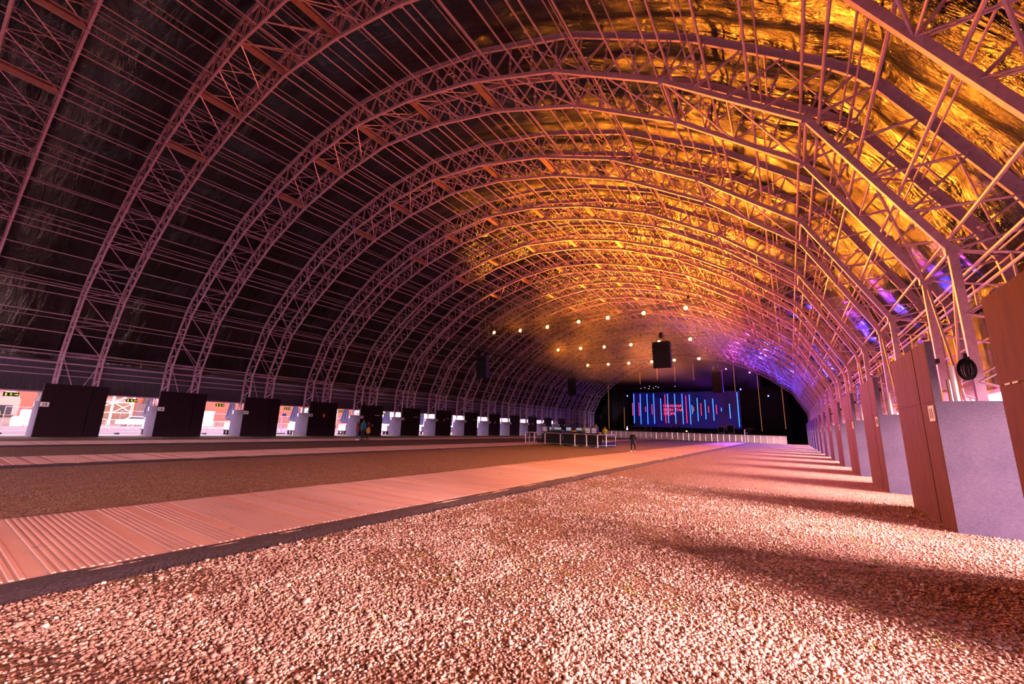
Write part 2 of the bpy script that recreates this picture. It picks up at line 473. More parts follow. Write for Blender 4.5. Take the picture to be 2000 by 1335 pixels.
# ---------------------------------------------------------------- membrane roof, skirts, end wall
def build_membrane():
    prof = offset_profile(1.95)
    pts = [Vector((-25.40, 5.55))]+[p.copy() for p in prof[1:-1]]+[Vector((25.40, 5.55))]
    # start at the eaves z = 5.9 and resample
    dense = []
    for a, b in zip(pts, pts[1:]):
        for k in range(12): dense.append(a.lerp(b, k/12))
    dense.append(pts[-1])
    # soften the kinks
    for _ in range(4):
        dense = [dense[0]]+[(dense[i-1]+dense[i]*2+dense[i+1])/4 for i in range(1, len(dense)-1)]+[dense[-1]]
    nrm = []
    for i in range(len(dense)):
        t = (dense[min(i+1, len(dense)-1)]-dense[max(i-1, 0)]).normalized(); nrm.append(Vector((-t.y, t.x)))
    ya, yb = YN+K0*S-1.5, YEND
    NY = int((yb-ya)/.33)
    m = MB(); W = len(dense)
    for j in range(NY+1):
        y = ya+(yb-ya)*j/NY
        u = (y-YN) % S
        if u < GAP: sag = .07*math.sin(math.pi*u/GAP)
        else: sag = .42*math.sin(math.pi*(u-GAP)/(S-GAP))
        edge = min(abs(u), abs(u-GAP), abs(u-S)); fall = math.exp(-edge/.7)
        for i in range(W):
            s = i*.4
            nz = noise.noise(Vector((s*.45, y*.35, 3.1)))*.09
            fold = noise.noise(Vector((s*2.2, y*.22, 7.7)))*(.02+.06*fall)   # gathers radiating from the arches
            p = dense[i]-nrm[i]*(sag+nz+fold)
            m.v.append((p.x, y, p.y))
    for j in range(NY):
        for i in range(W-1):
            a = j*W+i; m.face((a, a+1, a+W+1, a+W))
    return struct('ceiling', m, M['membrane'], True)
build_membrane()
def skirt(sgn, name):
    m = MB(); ya, yb = YN+K0*S-1.5, YEND; NY = int((yb-ya)/.3); zs = [3.18, 3.45, 3.8, 4.2, 4.6, 5.0, 5.4, 5.75, 6.05]
    for j in range(NY+1):
        y = ya+(yb-ya)*j/NY
        for i, z in enumerate(zs):
            d = .05*noise.noise(Vector((y*1.3, z*.8, 5)))+.03*noise.noise(Vector((y*3.0, z*.5, 9)))
            m.v.append((sgn*(25.28+d*(0 if i in (0,) else 1)), y, z))
    W = len(zs)
    for j in range(NY):
        for i in range(W-1): a = j*W+i; m.face((a, a+1, a+W+1, a+W) if sgn < 0 else (a, a+W, a+W+1, a+1))
    return struct(name, m, M['skirt'], True)
skirt(-1, 'wall_left'); skirt(1, 'wall_right')
for sgn, n in ((-1,'trim_1'),(1,'trim_2')):
    struct(n, MB().box((sgn*25.28,(PY_A+PY_B)/2,3.14),(.12,PY_B-PY_A,.10)), M['steel'])
struct('wall_back', MB().box((0,YEND+.15,11),(56,.3,23)), M['black_cloth'])
struct('wall_front', MB().box((0,PY_A-1.6,13.5),(56,.2,18)).box((-24.5,PY_A-1.6,2.25),(5,.2,4.5)).box((18,PY_A-1.6,2.25),(18,.2,4.5)), M['black_cloth'])
struct('wall_back_left', MB().box2((-25.46,Y0+12*S+WB-.5,0),(-25.34,YEND,3.4)), M['black_cloth'])
struct('wall_back_right', MB().box2((25.34,Y0+13*S+WB-.5,0),(25.46,YEND,3.4)), M['black_cloth'])

# ---------------------------------------------------------------- ground
g = MB(); g.poly([(-24.6,-14,0),(60,-14,0),(60,YEND,0),(-24.6,YEND,0)])
struct('floor', g, M['ground'])
g = MB(); g.box2((-90,-30,-.30),(-27.2,YEND,-.012)); struct('ground_outside', g, M['paving'])
g = MB(); g.box2((-27.2,-14,-.2),(-24.6,YEND,-.005)); struct('trim_3', g, M['concrete'])
for k in range(-1, 13):
    g = MB(); y = Y0+k*S+WB
    n = 14
    for i in range(n+1):
        for j in range(5):
            yy = y-.4+(S-WB+.8)*i/n; g.v.append((-24.9+j*.55, yy, .012+.035*(noise.noise(Vector((yy*1.7,j*1.3,2)))+.5)*(1 if 0<j<4 else 0)))
    for i in range(n):
        for j in range(4): a = i*5+j; g.face((a,a+5,a+6,a+1))
    o = g.build('grass_verge', M['turf'], None, True)
    tag(o, ('low yellowish grass strip in the left doorway before board %d' % (16+k)), 'grass', 'doorway grass strips', 'stuff')

# ---------------------------------------------------------------- foreground gravel: individual stones as one uncountable mass
def gravel():
    rng = np.random.default_rng(3)
    base = np.array([(0,0,1),(.894,0,.447),(.276,.851,.447),(-.724,.526,.447),(-.724,-.526,.447),(.276,-.851,.447),
                     (.724,.526,-.447),(-.276,.851,-.447),(-.894,0,-.447),(-.276,-.851,-.447),(.724,-.526,-.447),(0,0,-1)])
    faces = np.array([(0,1,2),(0,2,3),(0,3,4),(0,4,5),(0,5,1),(1,6,2),(2,7,3),(3,8,4),(4,9,5),(5,10,1),(6,7,2),(7,8,3),(8,9,4),(9,10,5),(10,6,1)])
    cam = np.array([20.15, 0.0]); fwd = np.array([-math.sin(R(34.4)), math.cos(R(34.4))])
    P = []
    n_try = 640000
    x = rng.uniform(13.6, 25.5, n_try); y = rng.uniform(.3, 15, n_try)
    d = np.hypot(x-cam[0], y-cam[1])
    z = (x-cam[0])*fwd[0]+(y-cam[1])*fwd[1]
    lat = np.abs((x-cam[0])*fwd[1]-(y-cam[1])*fwd[0])
    keep = (z > .9) & (lat < z*1.42) & (rng.random(n_try) < np.clip(3.6/d, 0, 1)**1.7)
    # keep clear of the trackway
    keep &= ~((x < 14.15))
    patch = np.array([noise.noise(Vector((a*.7, b*.9, 1.0))) for a, b in zip(x[keep], y[keep])])
    idx = np.nonzero(keep)[0]
    idx = idx[(patch > -.12) | (rng.random(len(idx)) < .28)]
    x, y = x[idx], y[idx]; N = len(x)
    d = np.hypot(x-cam[0], y-cam[1])
    sz = rng.lognormal(-4.66, .34, N)*np.clip(.85+.03*d, 1, 1.3)
    sc = np.stack([sz*rng.uniform(.8,1.35,N), sz*rng.uniform(.8,1.2,N), sz*rng.uniform(.5,.85,N)], 1)
    an = rng.uniform(0, 6.283, N); ca, sa = np.cos(an), np.sin(an)
    V = base[None]*sc[:,None,:]*rng.uniform(.82,1.18,(N,12,1))
    tl = rng.uniform(-.35,.35,(N,1)); V[:,:,2] += V[:,:,0]*tl
    X = V[:,:,0]*ca[:,None]-V[:,:,1]*sa[:,None]+x[:,None]; Yv = V[:,:,0]*sa[:,None]+V[:,:,1]*ca[:,None]+y[:,None]
    Z = V[:,:,2]+sc[:,2:3]*.55
    verts = np.stack([X,Yv,Z], -1).reshape(-1,3)
    F = (faces[None]+np.arange(N)[:,None,None]*12).reshape(-1,3)
    me = bpy.data.meshes.new('gravel')
    me.vertices.add(len(verts)); me.vertices.foreach_set('co', verts.ravel().astype(np.float32))
    me.loops.add(F.size); me.loops.foreach_set('vertex_index', F.ravel().astype(np.int32))
    me.polygons.add(len(F)); me.polygons.foreach_set('loop_start', np.arange(0, F.size, 3, dtype=np.int32))
    me.polygons.foreach_set('loop_total', np.full(len(F), 3, dtype=np.int32))
    me.polygons.foreach_set('use_smooth', np.ones(len(F), dtype=bool))
    me.update(calc_edges=True); me.validate()
    m = mat('loose stones', (.6,.45,.38), .8, 0, .3); t = NT(m)
    gi = t.n('ShaderNodeNewGeometry')
    stone = t.ramp(gi.outputs['Random Per Island'], [(0,(.27,.13,.11)),(.2,(.46,.25,.19)),(.55,(.60,.35,.26)),(.85,(.74,.47,.37)),(1,(.86,.66,.56))])
    v = t.coord(); f = t.math('MULTIPLY', t.ramp(t.noise(v, 1.7, 6, .65), [(.47,(0,0,0)),(.62,(1,1,1))]), .72)
    t.l(t.mix(f, stone, (.25,.11,.08)), t.b.inputs['Base Color'])
    me.materials.append(m)
    o = bpy.data.objects.new('gravel', me); COL.objects.link(o)
    tag(o, 'pinkish loose gravel stones covering the foreground floor', 'gravel', kind='stuff')
gravel()
def rubble():
    rng = np.random.default_rng(5); mbb = MB()
    base = [(0,0,1),(.9,0,.1),(.28,.85,.15),(-.72,.5,0),(-.72,-.5,.1),(.28,-.85,0)]
    fc = [(0,1,2),(0,2,3),(0,3,4),(0,4,5),(0,5,1)]
    for _ in range(9000):
        y = -1+17*rng.random()**1.5; t = rng.random(); x = 13.74+.42*t; s = rng.lognormal(-4.3,.4)
        a = rng.random()*6.28; ca, sa = math.cos(a), math.sin(a); b = len(mbb.v); z = .052*(1-t)
        for p in base: mbb.v.append((x+(p[0]*ca-p[1]*sa)*s*1.2, y+(p[0]*sa+p[1]*ca)*s, z+p[2]*s*.7))
        for q in fc: mbb.face(tuple(b+i for i in q))
    tag(mbb.build('rubble', M['ramp']), 'dark crumbly rubble along the near edge of the broad walkway', 'rubble', kind='stuff')
rubble()
# grass sprigs between the stones
gm = MB()
for _ in range(700):
    x = random.uniform(15, 24); y = random.uniform(2.2, 14)
    if noise.noise(Vector((x*.5, y*.5, 4))) < -.1: continue
    for b in range(7):
        a = random.uniform(0, 6.28); l = random.uniform(.012, .035); q = Vector((x+random.uniform(-.05,.05), y+random.uniform(-.05,.05), 0))
        e = q+Vector((math.cos(a)*l, math.sin(a)*l, l*.9)); w = Vector((-math.sin(a), math.cos(a), 0))*.006
        i = len(gm.v); gm.v += [tuple(q-w), tuple(q+w), tuple(e)]; gm.face((i, i+1, i+2))
tag(gm.build('grass', mat('yellow green grass', (.30,.30,.03), .8)), 'sparse yellow green grass sprigs growing through the gravel', 'grass', kind='stuff')

# litter
for x, y, l, a in ((17.62,2.62,.09,.3),(16.95,2.05,.06,.1),(21.3,9.3,.10,.8)):
    pass
o = MB().box((0,0,.012),(.085,.014,.006)).build('drinking_straw', M['paper']); o.location = (17.7,3.05,.03); o.rotation_euler = (0,0,.55)
tag(o, 'short white straw lying on the foreground gravel', 'litter')

# ---------------------------------------------------------------- trackways
def trackway(x0, x1, label, ramp=True, z=.055):
    ya, yb = -8, 84
    root = thing('trackway', label, 'walkway', ((x0+x1)/2, 0, 0), 0, 'ribbed walkways')
    w = (x1-x0)/2
    m = MB(); n = int((yb-ya)/2.4); 
    for i in range(n):
        a = ya+(yb-ya)*i/n; b = ya+(yb-ya)*(i+1)/n
        j = random.uniform(-.05,.05)
        m.box2((-w+j, a+.004, 0), (w+j, b-.004, z))
    m.build('plank_deck', M['track'], root)
    m = MB(); u = .072; i = 0; y = ya+.1                     # pressed ribs in bands of four with a flat between
    while y < 60:
        if i % 7 < 5 or (i//7) % 4 == 2:
            j = random.uniform(-.02,.02)
            m.poly([(-w+.14+j, y-.024, z-.002), (-w+.14+j, y-.012, z+.010), (-w+.14+j, y+.012, z+.010), (-w+.14+j, y+.024, z-.002)], 2*w-.28, (1,0,0))
        y += u; i += 1
    m.build('rib_pressings', M['track'], root)
    for s in (1, -1):
        m = MB(); N = 240
        for i in range(N+1):
            y = ya+(yb-ya)*i/N
            ww = .36+.10*noise.noise(Vector((y*.7, s*3, 1))) if s > 0 else .14
            zz = z+.006+.01*noise.noise(Vector((y*2.1, s, 2)))
            m.v += [(s*(w-.09-.04*noise.noise(Vector((y*1.9,s,6)))), y, zz), (s*(w+ww*.55), y, zz*.75), (s*(w+ww), y, .002)]
        for i in range(N):
            for k in range(2):
                a = i*3+k; m.face((a, a+3, a+4, a+1) if s < 0 else (a, a+1, a+4, a+3))
        m.build('edge_ramp', M['ramp'], root)
    return root
trackway(9.85, 13.78, 'broad pinkish ribbed walkway running from the lower left corner toward the stage')
trackway(-3.6, .2, 'narrower looking middle walkway leading past the mixing desk')
trackway(-15.6, -11.25, 'pale bright walkway beside the left row of dark boards')

# ---------------------------------------------------------------- leg enclosures (dark board front, grey board end)
def enclosure(k, sgn):
    """sgn -1 = left row (front faces +X), +1 = right row"""
    yn = Y0+k*S
    num = (15+k) if sgn < 0 else (12-k)
    side = 'left' if sgn < 0 else 'right'
    if sgn < 0: lab = 'dark plywood leg enclosure with grey end board, marked %d, in the left row' % num
    elif k == 0: lab = 'dark brown leg enclosure cut off by the right picture edge, nearest of the right row'
    else: lab = 'dark brown leg enclosure with pale end board, %s from the nearest in the right row' % nth(k)
    root = thing('leg_enclosure', lab, 'partition', (sgn*XF, yn, 0), 0, 'boarded leg enclosures, %s row' % side)
    T = .12; o = sgn
    # front: two boards with a dark gap, seam at 2.44
    nar = .86
    spans = ((0, WB-nar-.03), (WB-nar+.03, WB)) if sgn < 0 else ((0, nar+.14), (nar+.20, WB))
    for a, b in spans:
        m = MB(); a2 = max(a, .035); m.box2((0, a2, .0), (o*T, b, 2.437)); m.box2((0, a2, 2.443), (o*T, b, 3.66))
        m.box2((o*.015, a+.01, 2.43), (o*(T-.01), b-.01, 2.45))
        m.build('front_board', M['amber_ply'] if sgn > 0 else M['black_ply'], root)
    m = MB()
    gy = (WB-nar) if sgn < 0 else nar+.17
    m.box2((o*(T+.002), gy-.12, .02), (o*(T+.05), gy+.12, 3.62))  # dark strip added behind the gap so daylight does not show through
    for z in (.4, 1.7, 3.2): m.box2((o*(T+.002), .02, z), (o*(T+.07), WB-.02, z+.09))
    m.build('back_rail', M['fence_brown'], root)
    m = MB()
    for i in range(2): m.box2((o*(.005+T*i+i*1.16), 0, 0), (o*(T+.005+i*1.16+1.15), .03, 2.44-.01*i))
    m.box2((o*.005, 0, 2.445), (o*T, .03, 3.655))  # front board's lit near edge, painted in as a pale grey strip
    m.build('end_board', M['grey_board'], root)
    m = MB()
    for i in range(2): m.box2((o*(T+.005+i*1.16), WB-.05, 0), (o*(T+.005+i*1.16+1.15), WB-.02, 2.44-.01*i))
    m.build('end_board', M['grey_board'], root)
    for i, x in enumerate((.35, 1.45, 2.2)):
        m = MB(); m.tube((o*x, .12, 0), (o*x, .12, 3.15-.1*i), .045, 8)
        if i != 1: m.tube((o*x, .42, 0), (o*x, .42, 2.9), .04, 8)
        m.build('prop_post', M['white'], root)
    # number placard on the near edge of the front
    if k >= -1 and (sgn < 0 or 0 <= k <= 11):
        s = -o
        p = MB(); p.box((s*.012, .24, 2.21), (.02, .42 if sgn < 0 else .36, .31)); 
        pl = p.build('number_placard', M['paper'], root)
        text_mesh('number', str(num), .26, M['ink'], pl, (s*.026, .24, 2.20), (R(90), 0, R(90) if s > 0 else R(-90)), .002, bold=.008)
    # paper notice on the end board
    pn = MB(); pn.box((o*(2.14 if sgn < 0 else 2.2), -.008, 2.22), (.26, .01, .34)); pn.build('paper_notice', M['paper'], root)
    if sgn < 0 and k in (3, 6, 8, 10):
        p = MB(); p.box((.012, 1.75, 2.22), (.02, .22, .40)); pl = p.build('red_notice', M['red'], root)
        q = MB(); q.box((.024, 1.75, 2.30), (.006, .15, .07)); q.box((.024, 1.75, 2.14), (.006, .12, .05)); q.build('notice_print', M['paper'], pl)
    if sgn < 0 and k in (4, 5, 6, 7):
        p = MB()
        for i, (a, l) in enumerate(((.0,.22),(.34,.50),(1.0,.14))): p.box((.012, 2.2+a, 2.50), (.012, l, .055))
        p.build('white_strip_notice', M['paper'], root)
    if sgn > 0 and k == 0:
        p = MB(); p.box((-.006, 3.02, 2.44), (.008, .16, .022)); p.box((-.006, 2.80, 2.44), (.008, .16, .022)); p.build('chalk_mark', M['paper'], root)
    return root
for k in range(-2, 14):
    if k < 13: enclosure(k, -1)
    enclosure(k, 1)

# exit signs, ballast tanks, tied back door curtains, mesh fence panels
def exit_sign():
    r = thing('exit_sign', 'x', 'sign', (0,0,0), 0, 'exit signs over the doorways')
    MB().box((0,0,0),(.05,.72,.26)).build('sign_case', M['black'], r)
    m = MB()
    x = .028                                       # running figure, arrow and doorway
    m.box((x,-.23,.0),(.006,.09,.16)); m.lathe((x,-.02,.07),[(.028,-.003),(.028,.003)],10,'x')
    m.bar((x,-.02,.04),(x,.01,-.02),.006,.05,(1,0,0)); m.bar((x,.01,-.02),(x,-.05,-.08),.006,.025,(1,0,0)); m.bar((x,.01,-.02),(x,.07,-.07),.006,.025,(1,0,0))
    m.bar((x,-.02,.035),(x,-.08,.01),.006,.022,(1,0,0)); m.bar((x,-.02,.035),(x,.05,.03),.006,.022,(1,0,0))
    m.box((x,.20,0),(.006,.14,.05)); m.poly([(x-.003,.26,.08),(x-.003,.33,0),(x-.003,.26,-.08)],.006,(1,0,0))
    m.build('pictogram', M['exit_green'], r)
    m = MB(); m.tube((0,-.3,.13),(0,-.3,.30),.006); m.tube((0,.3,.13),(0,.3,.30),.006); m.build('hanger', M['dark_steel'], r)
    return r
es = exit_sign(); first = True
for k in range(-1, 13):
    o = es if first else dup(es); first = False
    o.location = (-24.9, Y0+k*S+WB+1.95, 2.83)
    o['label'] = 'small black and green exit sign hanging in the doorway left of board %d' % (16+k)

def ballast():
    r = thing('ballast_tank', 'x', 'tank', (0,0,0), 0, 'white ballast tanks outside the left row')
    m = MB(); m.box((0,0,.86),(1.55,.9,.72)); m.box((0,0,1.24),(1.3,.75,.06)); m.lathe((0,0,1.25),[(.16,0),(.16,.06),(.13,.07)],12)
    m.build('tank_body', M['white'], r)
    m = MB()
    for z in (.55,.75,.95,1.18):
        for x in (-.79,.79): m.tube((x,-.47,z),(x,.47,z),.012,5)
        for y in (-.47,.47): m.tube((-.79,y,z),(.79,y,z),.012,5)
    m.build('cage', M['barrier'], r)
    m = MB(); m.box((0,0,.44),(1.6,.95,.08))
    for x in (-.65,0,.65):
        for y in (-.36,.36): m.box((x,y,.2),(.14,.14,.40))
    m.build('pallet', M['fence_brown'], r); return r
bt = ballast(); first = True
for k in range(0, 13):
    o = bt if first else dup(bt); first = False
    o.location = (-26.75, Y0+k*S+.95, 0)
    o['label'] = 'white ballast tank on a dark pallet outside, half hidden by the end board of %d' % (15+k)

def door_curtain(k):
    yb = Y0+k*S                         # near edge of the next board
    m = MB(); NU, NV = 22, 12
    for j in range(NV+1):
        v = j/NV; z = 3.16-v*1.75
        for i in range(NU+1):
            u = i/NU
            reach = 1.0+.95*v if v < .86 else 1.82-1.9*(v-.86)
            m.v.append((-25.42-u*reach, yb+.30+.07*math.sin(u*19+v*3), z+.12*u*v))
    for j in range(NV):
        for i in range(NU): a = j*(NU+1)+i; m.face((a, a+1, a+NU+2, a+NU+1))
    o = m.build('door_curtain', M['curtain'], None, True)
    md = o.modifiers.new('t', 'SOLIDIFY'); md.thickness = .02
    tag(o, 'dark blue door curtain gathered aside above the grey end of board %d' % (15+k), 'curtain', 'gathered door curtains')
for k in range(0, 13): door_curtain(k)

def mesh_fence():
    r = thing('mesh_fence', 'x', 'fence', (0,0,0), 0, 'mesh fence panels in the doorways')
    m = MB(); L, H = 2.0, 2.0
    for x in (0, L): m.tube((x,0,.08),(x,0,H),.021,8)
    for z in (.2, H): m.tube((0,0,z),(L,0,z),.019,8)
    m.build('frame', M['barrier'], r)
    m = MB()
    for i in range(1, 40): m.tube((i*L/40,0,.2),(i*L/40,0,H),.0022,3,caps=False)
    for i in range(1, 9): m.tube((0,0,.2+i*.2),(L,0,.2+i*.2),.0022,3,caps=False)
    m.build('mesh_infill', M['barrier'], r)
    for x in (0, L): m = MB(); m.box((x,0,.06),(.22,.62,.12)); m.build('foot_block', M['rubber'], r)
    return r
mf = mesh_fence(); first = True
for k in range(0, 5):
    o = mf if first else dup(mf); first = False
    o.location = (-28.0, Y0+k*S-.95, 0); o.rotation_euler = (0,0,R(90))
    o['label'] = 'wire mesh fence panel on rubber feet outside, left of board %d' % (15+k)

# ---------------------------------------------------------------- left exterior
bw = MB(); bw.box2((-73,-25,0),(-72.3,70,11)); tag(bw.build('brick_building', M['brick']), 'tall orange brick wall seen through the left doorways', 'building')
r = thing('food_stall', 'cream gabled food stall with red striped lettering at the left picture edge', 'stall', (-57.5, 4.8, 0))
m = MB(); m.box2((-.1,-5.0,0),(.1,2.7,1.25)); m.box2((-.1,-5.0,2.35),(.1,2.7,3.0)); m.box2((-.1,2.2,1.25),(.1,2.7,2.35)); m.box2((-.1,-5.0,1.25),(.1,-4.4,2.35))
m.poly([(-.1,-5.0,3.0),(-.1,2.7,3.0),(-.1,2.4,3.75),(-.1,1.2,5.1),(-.1,.2,5.2),(-.1,-1.3,4.6),(-.1,-5.0,3.8)],.2,(1,0,0)); m.box2((-3,-5.0,0),(-2.8,2.7,3.0)); m.box2((-3,2.6,0),(0,2.7,3.0)); m.box2((-3,-5.0,0),(0,-4.9,3.0))
m.build('stall_body', M['stall'], r)
m = MB(); m.box2((-2.7,-4.8,1.2),(-2.6,2.5,2.5)); m.build('back_shelf', M['dark_int'], r)
m = MB(); m.box2((.05,-4.6,1.15),(.65,2.4,1.24)); m.build('counter', M['timber'], r)
for y in (-3.5, 1.0): 
    m = MB(); m.box2((.45,y,0),(.58,y+.35,1.15)); m.build('counter_leg', M['white'], r)
for i, (y, z, s) in enumerate(((.35,1.62,.14),(1.0,1.55,.12),(1.4,1.5,.1),(-.6,1.6,.14))):
    m = MB(); m.lathe((-.9,y,1.25),[(s,0),(s,.2),(s*.5,.3),(s*.3,.42)],10); m.build('stock_bottle', M['green_glass'] if i % 2 == 0 else M['white'], r)
m = MB()                                            # striped red letters
for y in (-1.35,-.55,.25,1.05):
    for a in (-.2,-.02,.16): m.box((.125,y+a,3.9),(.03,.10,.95))
    m.box((.125,y-.02,3.9),(.03,.5,.12))
    m.poly([(.11,y-.3,4.33),(.11,y-.1,4.33),(.11,y-.2,4.5)],.03,(1,0,0)); m.poly([(.11,y+.05,3.33),(.11,y+.3,3.33),(.11,y+.15,3.2)],.03,(1,0,0))
m.build('sign_lettering', M['red'], r)
m = MB()
for y, z, s in ((1.75,4.1,.05),(2.0,4.0,.06),(1.85,3.8,.05)): m.box((.12,y,z),(.03,s*2,s*2))
m.build('sign_ornament', M['dark_blue'], r)
r = thing('drinks_fridge', 'white and red cooler beside the cream food stall', 'fridge', (-56.5, 9.6, 0))
m = MB(); m.box((0,0,1.1),(.9,1.3,2.2)); m.build('cabinet', M['white'], r)
m = MB(); m.box((.46,0,1.75),(.03,1.2,.8)); m.build('sign_panel', M['red'], r)
m = MB(); m.box((.46,0,.8),(.03,1.1,.9)); m.build('door', M['hoarding_white'], r)
for i in range(3):
    o = MB().box((0,0,.9),(.8,.9,1.8)).box((0,0,1.85),(.6,.7,.12)).build('white_sack', M['white']); o.location = (-57.3, 8.15, 0) if i == 0 else (-55.3, 7.4+1.05*(i-1), 0)
    o.scale = (1,1,1 if i == 0 else .55)
    tag(o, ['tall white wrapped pallet at the food stall end','short white sack pile in front of the wrapped pallet','short white sack pile beside the red cooler'][i], 'sack')

r = thing('site_building', 'tan clad building with white scaffolding behind the second left doorway', 'building', (-71, 19, 0))
m = MB(); m.box2((0,-3.6,0),(-1.2,1.8,9)); m.build('facade', M['timber'], r)
m = MB(); m.box2((.02,-3.6,0),(-.5,-3.0,9)); m.box2((.06,-2.2,3.6),(-.2,1.4,4.1)); m.build('red_trim', M['red'], r)
r = thing('scaffold_tower', 'white scaffold tower before the tan clad building', 'scaffold', (-69, 18, 0))
m = MB()
for y in (-2.6, 0, 2.4):
    for x in (0, .9): m.tube((x,y,0),(x,y,8),.05,6)
for z in (1.9, 3.5, 5.2, 7):
    for x in (0,.9): m.tube((x,-2.6,z),(x,2.4,z),.045,6)
    for y in (-2.6,0,2.4): m.tube((0,y,z),(.9,y,z),.045,6)
m.build('frame_tubes', M['white'], r)
m = MB()
for z in (1.9,3.5,5.2):
    m.tube((.9,-2.6,z),(.9,0,z+1.6),.04,6); m.tube((.9,0,z+1.6),(.9,2.4,z),.04,6); m.tube((.9,0,z),(.9,2.4,z+1.6),.04,6)
m.build('diagonal_brace', M['white'], r)
r = thing('slatted_fence', 'dark brown slatted fence with a blue door outside the second left doorway', 'fence', (-66, 22.6, 0))
m = MB()
for i in range(40): m.box((0,-2.2+i*.2,1.7),(.05,.15,3.4))
for z in (.4,2.9): m.box((-.05,1.7,z),(.05,8,.12))
m.build('slats', M['fence_brown'], r)
m = MB(); m.box((.06,1.6,1.9),(.08,1.1,3.8)); m.build('blue_door', M['dark_blue'], r)
m = MB()
for i in range(7): m.box((.06,3.0+i*.2,2.2),(.03,.11,1.5))
m.build('white_panel', M['white'], r)
r = thing('gabled_shed', 'pale gabled shed with a blue name strip above the slatted fence', 'shed', (-70, 24, 0))
m = MB(); m.poly([(0,-1.5,0),(0,3.5,0),(0,3.5,4.6),(0,1.0,6.0),(0,-1.5,4.6)],-2,(1,0,0)); m.build('wall_panel', M['stall'], r)
m = MB(); m.box((.04,1.6,4.3),(.06,1.6,.22)); m.build('name_strip', M['dark_blue'], r)
m = MB(); m.box((.04,-.6,3.9),(.06,1.0,.8)); m.build('red_panel', M['red'], r)

def car(loc, rz, label):
    r = thing('car', label, 'car', loc, rz)
    prof = [(-2.1,.35),(-2.15,.75),(-1.9,.95),(-1.2,1.02),(-.7,1.45),(.7,1.48),(1.4,1.05),(2.0,.92),(2.15,.7),(2.1,.35)]
    m = MB(); m.poly([(x,-.85,z) for x, z in prof], 1.7, (0,1,0)); m.build('car_body', M['white'], r)
    m = MB(); g = [(-1.0,1.06),(-.62,1.38),(.62,1.40),(1.15,1.08)]
    m.poly([(x,-.865,z) for x, z in g], .01, (0,1,0)); m.poly([(x,.855,z) for x, z in g], .01, (0,1,0)); m.build('side_window', M['glass'], r)
    for x in (-1.35,1.35):
        for y in (-.8,.62): m = MB(); m.lathe((x,y,.33),[(.33,0),(.33,.18)],16,'y'); m.build('wheel', M['rubber'], r)
car((-58,18.8,0), R(70), 'white car parked outside behind the crowd barriers')

def crowd_barrier(name='crowd_barrier'):
    r = thing(name, 'x', 'barrier', (0,0,0))
    m = MB(); L = 2.2
    m.tube((0,0,.12),(0,0,1.05),.022,8); m.tube((L,0,.12),(L,0,1.05),.022,8); m.tube((0,0,1.08),(L,0,1.08),.022,8); m.tube((0,0,.2),(L,0,.2),.02,8)
    m.tube((0,0,1.05),(.03,0,1.08),.022,8); m.tube((L,0,1.05),(L-.03,0,1.08),.022,8)
    m.build('frame', M['barrier'], r)
    m = MB()
    for i in range(1,17): m.tube((i*L/17,0,.2),(i*L/17,0,1.08),.009,4)
    m.build('bars', M['barrier'], r)
    for x in (.3,L-.3):
        m = MB(); m.tube((x,-.28,.03),(x,.28,.03),.02,6); m.tube((x,0,.03),(x,0,.2),.02,6); m.build('foot', M['barrier'], r)
    return r
cb = crowd_barrier(); first = True
k = 0
for line in (((-44,10.6,90,4),(-46,21.8,90,2),(-39,27,90,2))):
    for i in range(line[3]):
        o = cb if first else dup(cb); first = False
        o.location = (line[0], line[1]+i*2.3, 0); o.rotation_euler = (0,0,R(90)); o['group'] = 'pale crowd barriers outside the left doorways'
        o['label'] = 'pale crowd barrier outside, %s from the left seen through the left doorways' % nth(k); k += 1
r = thing('electric_cabinet', 'turquoise and white equipment cabinet against the brick wall', 'cabinet', (-70.5, 31.0, 0))
m = MB(); m.box((0,.6,1.3),(1.2,1.9,2.6)); m.box((.05,.6,2.65),(1.4,2.1,.12)); m.build('cabinet_body', M['hoarding_white'], r)
m = MB(); m.box((0,-.65,1.3),(1.2,.6,2.6)); m.build('side_panel', M['turquoise'], r)
m = MB(); m.box((.61,.6,2.1),(.02,1.6,.35)); m.build('vent_strip', M['turquoise'], r)
def truck(loc, label, cabcol):
    r = thing('box_truck', label, 'truck', loc)
    m = MB(); m.box((0,0,2.3),(2.6,6.0,3.0)); m.build('cargo_box', M['hoarding_white'], r)
    m = MB(); m.poly([(-1.2,-3.1,.7),(-1.2,-4.9,.7),(-1.2,-4.9,1.6),(-1.2,-4.2,2.7),(-1.2,-3.1,2.7)],2.4,(1,0,0)); m.build('cab', cabcol, r)
    m = MB(); m.box((0,-.6,.65),(1.0,7.5,.2)); m.build('chassis', M['rubber'], r)
    for y in (-4.0,1.6):
        for x in (-1.2,.95): m = MB(); m.lathe((x,y,.45),[(.45,0),(.45,.28)],16,'x'); m.build('wheel', M['rubber'], r)
truck((-56,45.2,0), 'white box truck parked outside beyond the doorway left of board 18', M['white'])
truck((-50,52.5,0), 'white truck with red cab beyond the doorway left of board 19', M['red'])
r = thing('blue_sign_post', 'slim post with a blue sign outside the doorway left of board 18', 'sign', (-29.4,24.9,0))
m = MB(); m.tube((0,0,0),(0,0,2.3),.05,8); m.build('post', M['steel'], r)
m = MB(); m.box((.03,.15,2.15),(.05,.45,.4)); m.build('sign_plate', M['dark_blue'], r)
m = MB(); m.box((0,0,.05),(.5,.9,.1)); m.build('foot_block', M['rubber'], r)

